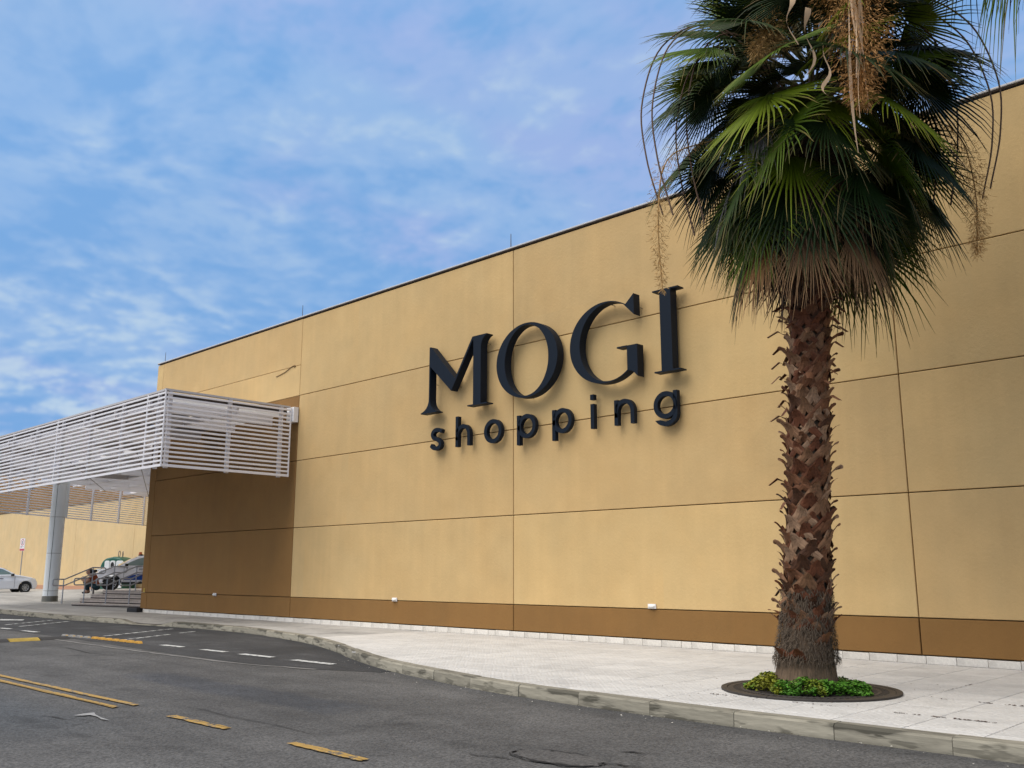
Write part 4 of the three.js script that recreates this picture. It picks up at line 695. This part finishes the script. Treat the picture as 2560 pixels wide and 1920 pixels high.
// ═════════ VEHICLES ═════════
function makeCar(t, s) {   // s: side profile in metres, x forward (front = +x), y up; local axes: x forward, z across
  const body = std(...s.color, 0.25, {}), W = s.W;
  const paint = new THREE.MeshPhysicalMaterial({ color: new THREE.Color().setRGB(...s.color), roughness: 0.35, clearcoat: 1, clearcoatRoughness: 0.06 });
  const glass = new THREE.MeshPhysicalMaterial({ color: new THREE.Color().setRGB(0.16, 0.23, 0.21), roughness: 0.06, clearcoat: 1 });
  const trim = M.black;
  const sh = new THREE.Shape(); const L = s.lower; sh.moveTo(...L[0]); for (let i = 1; i < L.length; i++) sh.lineTo(...L[i]);
  for (const wx of [...s.wheels].sort((a, b) => a - b)) { sh.lineTo(wx - s.arch, s.sill); for (let i = 0; i <= 16; i++) { const a = Math.PI - i / 16 * Math.PI; sh.lineTo(wx + Math.cos(a) * s.arch, s.wr + Math.sin(a) * s.arch * 0.98); } sh.lineTo(wx + s.arch, s.sill); }
  sh.closePath();
  const g = new THREE.ExtrudeGeometry(sh, { depth: W - 0.16, bevelEnabled: true, bevelThickness: 0.08, bevelSize: 0.05, bevelOffset: -0.05, bevelSegments: 4 }).translate(0, 0, -(W - 0.16) / 2);
  { const p = g.attributes.position; for (let i = 0; i < p.count; i++) { const x = p.getX(i), e = Math.max(0, (x - (s.front - 0.7)) / 0.7), e2 = Math.max(0, (-(x - (s.back + 0.5))) / 0.5), y = p.getY(i); p.setZ(i, p.getZ(i) * (1 - 0.16 * e * e - 0.10 * e2 * e2 - 0.05 * Math.max(0, (y - 0.7) / 0.4))); } g.computeVertexNormals(); }
  const b = part('body', g, paint, t);
  part('underbody', box(s.front - s.back - 0.4, 0.25, W - 0.3, (s.front + s.back) / 2, s.sill + 0.16, 0), trim, t);
  // cabin: stations of [x, y] on the roof line, narrowing upward
  const C = s.cabin, half = (y) => (W / 2 - 0.09) * (1 - 0.20 * clamp((y - s.belt) / (s.top - s.belt))), pos = [], ix = [];
  C.forEach(([x, y]) => { pos.push(x, s.belt - 0.05, W / 2 - 0.09, x, y, half(y), x, y + 0.025, half(y) * 0.6, x, y + 0.025, -half(y) * 0.6, x, y, -half(y), x, s.belt - 0.05, -(W / 2 - 0.09)); });
  for (let i = 0; i < C.length - 1; i++) for (let k = 0; k < 5; k++) { const a = i * 6 + k, c = a + 6; ix.push(a, a + 1, c, c, a + 1, c + 1); }
  part('cabin', raw(pos, ix), new THREE.MeshPhysicalMaterial({ color: paint.color, roughness: 0.35, clearcoat: 1, clearcoatRoughness: 0.06, side: THREE.DoubleSide }), t);
  for (const sd of [1, -1]) for (const [q, nm] of [...s.windows.map((w) => [w, 'side_window'])]) {
    const zAt = (y) => sd * (half(y) + (W / 2 - 0.09 - half(y)) * 0), p = []; const n = q.length; q.forEach(([x, y]) => { const f = clamp((y - (s.belt - 0.05)) / (s.topAt(x) - (s.belt - 0.05))), z = lerp(W / 2 - 0.09, half(s.topAt(x)), f) + 0.006; p.push(x, y, sd * z); });
    const idx = []; for (let i = 1; i < n - 1; i++) idx.push(0, i, i + 1); const gg = raw(p, idx); part(nm, gg, new THREE.MeshPhysicalMaterial({ color: glass.color, roughness: 0.06, clearcoat: 1, side: THREE.DoubleSide }), t);
  }
  // windscreens
  const scr = (a, c, nm) => { const p = [], o = 0.008; for (const [x, y] of [a, c]) p.push(x + (nm === 'windscreen' ? o : -o), y + o + 0.02, half(y) * 0.9, x + (nm === 'windscreen' ? o : -o), y + o + 0.02, -half(y) * 0.9); part(nm, raw(p, [0, 1, 2, 2, 1, 3]), new THREE.MeshPhysicalMaterial({ color: glass.color, roughness: 0.06, clearcoat: 1, side: THREE.DoubleSide }), t); };
  scr(s.ws[0], s.ws[1], 'windscreen'); scr(s.rs[0], s.rs[1], 'rear_window');
  for (const wx of s.wheels) for (const sd of [1, -1]) {
    const w = new THREE.Group(); w.name = 'wheel'; w.position.set(wx, s.wr, sd * (W / 2 - 0.12)); t.add(w);
    const prof = [[s.wr * 0.62, -0.09], [s.wr * 0.94, -0.10], [s.wr, -0.07], [s.wr, 0.07], [s.wr * 0.94, 0.10], [s.wr * 0.62, 0.09]].map(([x, y]) => new THREE.Vector2(x, y));
    part('tyre', new THREE.LatheGeometry(prof, 32).rotateX(Math.PI / 2), std(0.015, 0.015, 0.015, 0.85), w);
    const rim = [new THREE.TorusGeometry(s.wr * 0.60, 0.022, 8, 28).translate(0, 0, sd * 0.07), cyl(0.06, 0.06, 0.03, 16).rotateX(Math.PI / 2).translate(0, 0, sd * 0.06)]; for (let i = 0; i < s.spokes; i++) rim.push(cbox(s.wr * 0.58, 0.05, 0.025, 0.005).translate(s.wr * 0.31, 0, sd * 0.06).rotateZ(i / s.spokes * Math.PI * 2 + 0.3)); part('rim', rim, M.steel, w);
    part('hub_well', cyl(s.wr * 0.6, s.wr * 0.6, 0.02, 24).rotateX(Math.PI / 2), trim, w);
  }
  for (const sd of [1, -1]) {
    part('mirror', cbox(0.14, 0.13, 0.17, 0.03), s.mirrorDark ? trim : paint, t, [s.mirror, s.belt + 0.06, sd * (W / 2 + 0.03)]);
    part('headlight', new THREE.SphereGeometry(1, 16, 10).scale(...s.hl), std(0.5, 0.5, 0.46, 0.15), t, [s.hlp[0], s.hlp[1], sd * (W / 2 - 0.27)]);
    part('tail_light', cbox(0.06, 0.22, 0.22, 0.02), std(0.35, 0.02, 0.02, 0.3), t, [s.back + 0.03, 0.95, sd * (W / 2 - 0.28)]);
    for (const hx of s.handles) part('door_handle', cbox(0.19, 0.035, 0.03, 0.008), trim, t, [hx, s.belt - 0.14, sd * (W / 2 + 0.004)]);
    for (const [dx, d0, d1] of s.gaps) part('door_gap', box(0.012, d1 - d0, 0.01), std(0.06, 0.06, 0.07, 0.9), t, [dx, (d0 + d1) / 2, sd * (W / 2 - 0.001)]);
  }
}
{ // sedan at far left: front points away from the road
  const t = thing('parked_car', 'white sedan parked before the yellow wing at the far left', 'car', [-57.86, 0.14, -3.85], Math.PI / 2);
  makeCar(t, { color: [0.74, 0.76, 0.80], W: 1.72, sill: 0.22, wr: 0.30, arch: 0.36, wheels: [1.53, -1.05], front: 2.2, back: -2.1, belt: 0.94, top: 1.46, lower: [[2.1, 0.22], [2.19, 0.35], [2.2, 0.55], [2.1, 0.72], [1.85, 0.86], [1.2, 0.98], [0.85, 1.02], [-1.4, 1.0], [-2.0, 0.98], [-2.1, 0.8], [-2.1, 0.4], [-2.0, 0.22]],
    cabin: [[1.05, 0.98], [0.75, 1.16], [0.35, 1.36], [0.0, 1.44], [-0.6, 1.45], [-1.05, 1.36], [-1.45, 1.12], [-1.65, 0.98]], topAt: (x) => x > 0.35 ? lerp(1.36, 0.98, (x - 0.35) / 0.7) : x > 0 ? lerp(1.44, 1.36, x / 0.35) : x > -0.6 ? 1.445 : lerp(1.45, 0.98, (-0.6 - x) / 1.05),
    windows: [[[0.86, 1.0], [0.66, 1.14], [0.30, 1.32], [-0.05, 1.385], [-0.16, 1.385], [-0.16, 1.0]], [[-0.22, 1.0], [-0.22, 1.385], [-0.6, 1.38], [-0.98, 1.28], [-1.2, 1.1], [-1.2, 1.0]]], ws: [[1.0, 1.0], [0.38, 1.34]], rs: [[-1.6, 1.0], [-1.08, 1.34]], spokes: 8, mirror: 0.78, mirrorDark: true, hl: [0.20, 0.09, 0.10], hlp: [1.93, 0.74], handles: [0.22, -0.75], gaps: [[0.92, 0.3, 0.96], [-0.18, 0.3, 0.98]] });
}
{ // raised utility car behind the rails
  const t = thing('parked_car', 'white utility vehicle with blue and red side stripes behind the handrails', 'car', [-46.6, 0.415, -7.1], -Math.PI / 2 - 0.30);
  makeCar(t, { color: [0.78, 0.78, 0.82], W: 1.78, sill: 0.34, wr: 0.335, arch: 0.43, wheels: [1.32, -1.25], front: 2.02, back: -2.1, belt: 1.17, top: 1.70, lower: [[1.93, 0.34], [2.0, 0.45], [2.02, 0.78], [1.92, 0.98], [1.6, 1.08], [0.9, 1.19], [-1.9, 1.2], [-2.08, 1.1], [-2.1, 0.5], [-2.0, 0.34]],
    cabin: [[1.05, 1.15], [0.6, 1.42], [0.2, 1.62], [-0.1, 1.68], [-1.3, 1.68], [-1.75, 1.6], [-2.0, 1.18]], topAt: (x) => x > 0.2 ? lerp(1.62, 1.15, (x - 0.2) / 0.85) : x > -1.3 ? 1.66 : lerp(1.68, 1.2, (-1.3 - x) / 0.7),
    windows: [[[0.80, 1.2], [0.56, 1.36], [0.16, 1.54], [-0.1, 1.6], [-0.26, 1.6], [-0.26, 1.2]], [[-0.34, 1.2], [-0.34, 1.6], [-1.2, 1.6], [-1.2, 1.2]], [[-1.28, 1.2], [-1.28, 1.58], [-1.6, 1.52], [-1.7, 1.2]]], ws: [[1.0, 1.18], [0.22, 1.6]], rs: [[-1.98, 1.22], [-1.78, 1.56]], spokes: 6, mirror: 0.72, mirrorDark: true, hl: [0.16, 0.10, 0.12], hlp: [1.83, 0.95], handles: [0.05, -0.95], gaps: [[0.82, 0.45, 1.12], [-0.3, 0.45, 1.15]] });
  const blue = std(0.01, 0.06, 0.30, 0.35), red = std(0.42, 0.06, 0.08, 0.4);
  for (const sd of [1, -1]) {
    const f = (pts) => { const s = new THREE.Shape(pts.map(([x, y]) => new THREE.Vector2(x, y))); const g = new THREE.ExtrudeGeometry(s, { depth: 0.006, bevelEnabled: false }).translate(0, 0, sd > 0 ? 0.892 : -0.898); return g; };
    part('blue_stripe', f([[0.80, 0.55], [0.4, 0.74], [-0.3, 0.86], [-1.9, 0.9], [-1.9, 0.56], [-0.80, 0.56], [-0.78, 0.5], [0.78, 0.5]]), blue, t);
    part('red_stripe', f([[0.25, 0.83], [-0.3, 0.95], [-1.9, 0.99], [-1.9, 0.935], [-0.3, 0.895]]), red, t);
    part('side_step', cbox(1.7, 0.10, 0.12, 0.02), M.black, t, [0.05, 0.36, sd * 0.90]);
  }
  part('beacon', cyl(0.07, 0.09, 0.14, 16), std(0.6, 0.13, 0.03, 0.3), t, [-0.02, 1.80, 0.2]); part('beacon_bar', cbox(0.12, 0.05, 1.0, 0.01), M.black, t, [-0.02, 1.72, 0]);
}
{ // recycling igloo
  const t = thing('recycling_container', 'green and white bottle bank with oval slot against the yellow wall', 'recycling container', [-52.75, 0.30, -8.75], -0.95);
  const green = std(0.012, 0.10, 0.07, 0.45), wht = std(0.74, 0.77, 0.80, 0.45);
  const s = new THREE.Shape(); s.moveTo(-0.72, 0); s.lineTo(0.72, 0); s.lineTo(0.76, 1.25); s.quadraticCurveTo(0.72, 1.62, 0.40, 1.76); s.lineTo(0, 1.84); s.lineTo(-0.40, 1.76); s.quadraticCurveTo(-0.72, 1.62, -0.76, 1.25); s.closePath();
  part('shell', new THREE.ExtrudeGeometry(s, { depth: 1.1, bevelEnabled: true, bevelThickness: 0.14, bevelSize: 0.10, bevelOffset: -0.10, bevelSegments: 4 }).translate(0, 0, -0.55).rotateY(Math.PI / 2), green, t);
  const pan = (x0, x1, z) => { const q = new THREE.Shape(); const c = 0.10; q.moveTo(x0, 0.15); q.lineTo(x1, 0.15); q.lineTo(x1, 1.5); q.quadraticCurveTo(x1, 1.6, x1 - c, 1.6); q.lineTo(x0 + c, 1.6); q.quadraticCurveTo(x0, 1.6, x0, 1.5); q.closePath(); return q; };
  const ex = (q) => new THREE.ExtrudeGeometry(q, { depth: 0.06, bevelEnabled: true, bevelThickness: 0.02, bevelSize: 0.015, bevelSegments: 2 }).rotateY(Math.PI / 2).translate(0.66, 0, 0);
  // three white front panels on the road side, the middle one with the slot
  part('front_panel', ex(pan(-0.12, 0.16)), wht, t); part('front_panel', ex(pan(0.24, 0.62)), wht, t); part('front_panel', ex(pan(-0.44, -0.18)), wht, t);
  part('slot', cyl(0.12, 0.12, 0.03, 24).scale(1, 1, 1).rotateZ(Math.PI / 2).scale(1, 1.5, 0.8), M.black, t, [0.745, 1.36, -0.02]);
  part('lifting_ring', new THREE.TorusGeometry(0.13, 0.02, 8, 24).scale(0.7, 1.3, 1), M.steelDark, t, [0, 1.99, 0.05]); part('lifting_ring', new THREE.TorusGeometry(0.13, 0.02, 8, 24).scale(0.7, 1.2, 1), M.steelDark, t, [0, 1.97, -0.16], [0, 0.7, 0]);
}
{ // parking sign
  const t = thing('parking_sign', 'white parking sign with red ringed letter E on a thin pole', 'sign', [-59.0, 0.15, -5.7], 0);
  part('pole', cyl(0.028, 0.028, 3.1, 10).translate(0, 1.55, 0), M.steel, t);
  const c = document.createElement('canvas'); c.width = 256; c.height = 360; const x = c.getContext('2d');
  x.fillStyle = '#f4f1f2'; x.fillRect(0, 0, 256, 360); x.strokeStyle = '#b8203a'; x.lineWidth = 22; x.beginPath(); x.arc(128, 112, 84, 0, 7); x.stroke(); x.fillStyle = '#1d2030'; x.font = 'bold 130px sans-serif'; x.textAlign = 'center'; x.textBaseline = 'middle'; x.fillText('E', 128, 116);
  x.fillStyle = '#c84860'; x.fillRect(0, 300, 256, 60); x.fillStyle = '#3a3c50'; x.fillRect(40, 232, 60, 34); x.fillRect(130, 238, 80, 14);
  const tx = new THREE.CanvasTexture(c); tx.colorSpace = THREE.SRGBColorSpace;
  const pl = part('plate', box(0.52, 0.72, 0.015), std(0.7, 0.7, 0.7, 0.5), t, [0, 2.72, 0.04], [0, 0.15, 0]); part('face', new THREE.PlaneGeometry(0.50, 0.70), std(0.9, 0.9, 0.9, 0.5, { map: tx }), pl, [0, 0, 0.0095]);
}

// ═════════ PERSON ON THE STEPS ═════════
function field(bones, cell, pad = 0.12, k = 26) {         // smooth union of tapered capsules, meshed on a grid
  const mn = V(9, 9, 9), mx = V(-9, -9, -9); for (const [a, b, ra, rb] of bones) for (const [p, q] of [[a, ra], [b, rb]]) { mn.min(p.clone().addScalar(-q - pad)); mx.max(p.clone().addScalar(q + pad)); }
  const size = Math.max(mx.x - mn.x, mx.y - mn.y, mx.z - mn.z) / 2, ctr = mn.clone().add(mx).multiplyScalar(0.5), res = Math.min(110, Math.ceil(2 * size / cell));
  const mc = new MarchingCubes(res, new THREE.MeshBasicMaterial(), false, false, 200000); mc.isolation = 0; const h = res / 2;
  for (let z = 0; z < res; z++) for (let y = 0; y < res; y++) for (let x = 0; x < res; x++) {
    const p = V((x - h) / h, (y - h) / h, (z - h) / h).multiplyScalar(size).add(ctr); let s = 0;
    for (const [a, b, ra, rb] of bones) { const d = b.clone().sub(a), t = clamp(p.clone().sub(a).dot(d) / Math.max(1e-6, d.lengthSq())), D = p.distanceTo(a.clone().addScaledVector(d, t)) - lerp(ra, rb, t); s += Math.exp(-k * D); }
    mc.field[z * res * res + y * res + x] = Math.log(Math.max(s, 1e-30)) / k;
  }
  mc.update(); const n = mc.count, g = new THREE.BufferGeometry(), P = new Float32Array(mc.positionArray.slice(0, n * 3)), N = new Float32Array(mc.normalArray.slice(0, n * 3));
  for (let i = 0; i < n; i++) { P[3 * i] = P[3 * i] * size + ctr.x; P[3 * i + 1] = P[3 * i + 1] * size + ctr.y; P[3 * i + 2] = P[3 * i + 2] * size + ctr.z; }
  g.setAttribute('position', new THREE.BufferAttribute(P, 3)); g.setAttribute('normal', new THREE.BufferAttribute(N, 3)); return g;
}
{ // local: +x is where the person faces, feet at y = 0 on a step, seat 0.17 higher
  const t = thing('person', 'person in rust top and dark jeans sitting hunched on the steps', 'person', [-40.62, 0.42, -2.5], Math.atan2(-0.8, -0.6));
  const skin = std(0.42, 0.24, 0.16, 0.6), jeans = std(0.015, 0.045, 0.06, 0.8), top = std(0.28, 0.07, 0.025, 0.85), hair = std(0.010, 0.008, 0.008, 0.5);
  const hipY = 0.30; const b = [];
  const pel = V(-0.05, hipY, 0), chest = V(0.10, 0.66, 0), neck = V(0.20, 0.79, 0), head = V(0.27, 0.90, 0);
  b.push([pel, chest, 0.125, 0.13], [chest, neck, 0.12, 0.05], [neck, head, 0.05, 0.085], [head, V(0.30, 0.86, 0), 0.09, 0.07], [V(0.36, 0.885, 0), V(0.365, 0.875, 0), 0.014, 0.014]);
  for (const s of [-1, 1]) {
    const hip = V(-0.03, hipY - 0.02, s * 0.09), knee = V(0.36, 0.47, s * 0.13), ank = V(0.28, 0.07, s * 0.11), sh = V(0.12, 0.72, s * 0.17), elb = V(0.26, 0.50, s * 0.22), wr = V(0.44, 0.58, s * 0.07);
    b.push([hip, knee, 0.09, 0.06], [knee, ank, 0.06, 0.038], [ank, V(0.42, 0.03, s * 0.12), 0.04, 0.028], [sh, elb, 0.05, 0.04], [elb, wr, 0.038, 0.026]);
    for (let f = 0; f < 5; f++) b.push([wr, V(0.50 + (f % 2) * 0.01, 0.60 + f * 0.012 - 0.02, s * (0.05 - f * 0.005)), 0.018, 0.010]);
  }
  part('body', field(b, 0.018), skin, t);
  part('top', field([[V(-0.06, 0.30, 0), V(0.09, 0.64, 0), 0.140, 0.145], [V(0.09, 0.64, 0), V(0.12, 0.71, 0.15), 0.10, 0.062], [V(0.09, 0.64, 0), V(0.12, 0.71, -0.15), 0.10, 0.062], [V(0.12, 0.72, 0.17), V(0.19, 0.61, 0.195), 0.062, 0.055], [V(0.12, 0.72, -0.17), V(0.19, 0.61, -0.195), 0.062, 0.055]], 0.02), top, t);
  const jb = [[V(-0.06, 0.27, 0), V(-0.03, 0.30, 0), 0.145, 0.135]]; for (const s of [-1, 1]) jb.push([V(-0.03, 0.28, s * 0.09), V(0.36, 0.47, s * 0.13), 0.103, 0.072], [V(0.36, 0.47, s * 0.13), V(0.285, 0.10, s * 0.11), 0.072, 0.054]);
  part('jeans', field(jb, 0.02), jeans, t);
  part('hair', field([[V(0.245, 0.935, 0), V(0.22, 0.87, 0), 0.092, 0.09], [V(0.20, 0.87, 0), V(0.12, 0.74, 0.02), 0.075, 0.05]], 0.018), hair, t);
  for (const s of [-1, 1]) part('shoe', field([[V(0.27, 0.045, s * 0.11), V(0.44, 0.03, s * 0.12), 0.05, 0.036]], 0.015), M.black, t);
  const p = thing('backpack', 'black bag standing on the steps behind the seated person', 'bag', [-40.08, 0.57, -2.85], 0.4);
  part('bag_body', new THREE.SphereGeometry(1, 20, 14).scale(0.19, 0.22, 0.15).translate(0, 0.21, 0), M.black, p); part('pocket', new THREE.SphereGeometry(1, 16, 10).scale(0.13, 0.11, 0.06).translate(0, 0.14, 0.13), std(0.02, 0.02, 0.022, 0.8), p); part('strap', new THREE.TorusGeometry(0.07, 0.012, 6, 16, Math.PI).translate(0, 0.42, 0), M.black, p);
}

scene.traverse((o) => { if (o.isMesh) { o.castShadow = true; o.receiveShadow = true; } });
renderer.render(scene, camera);
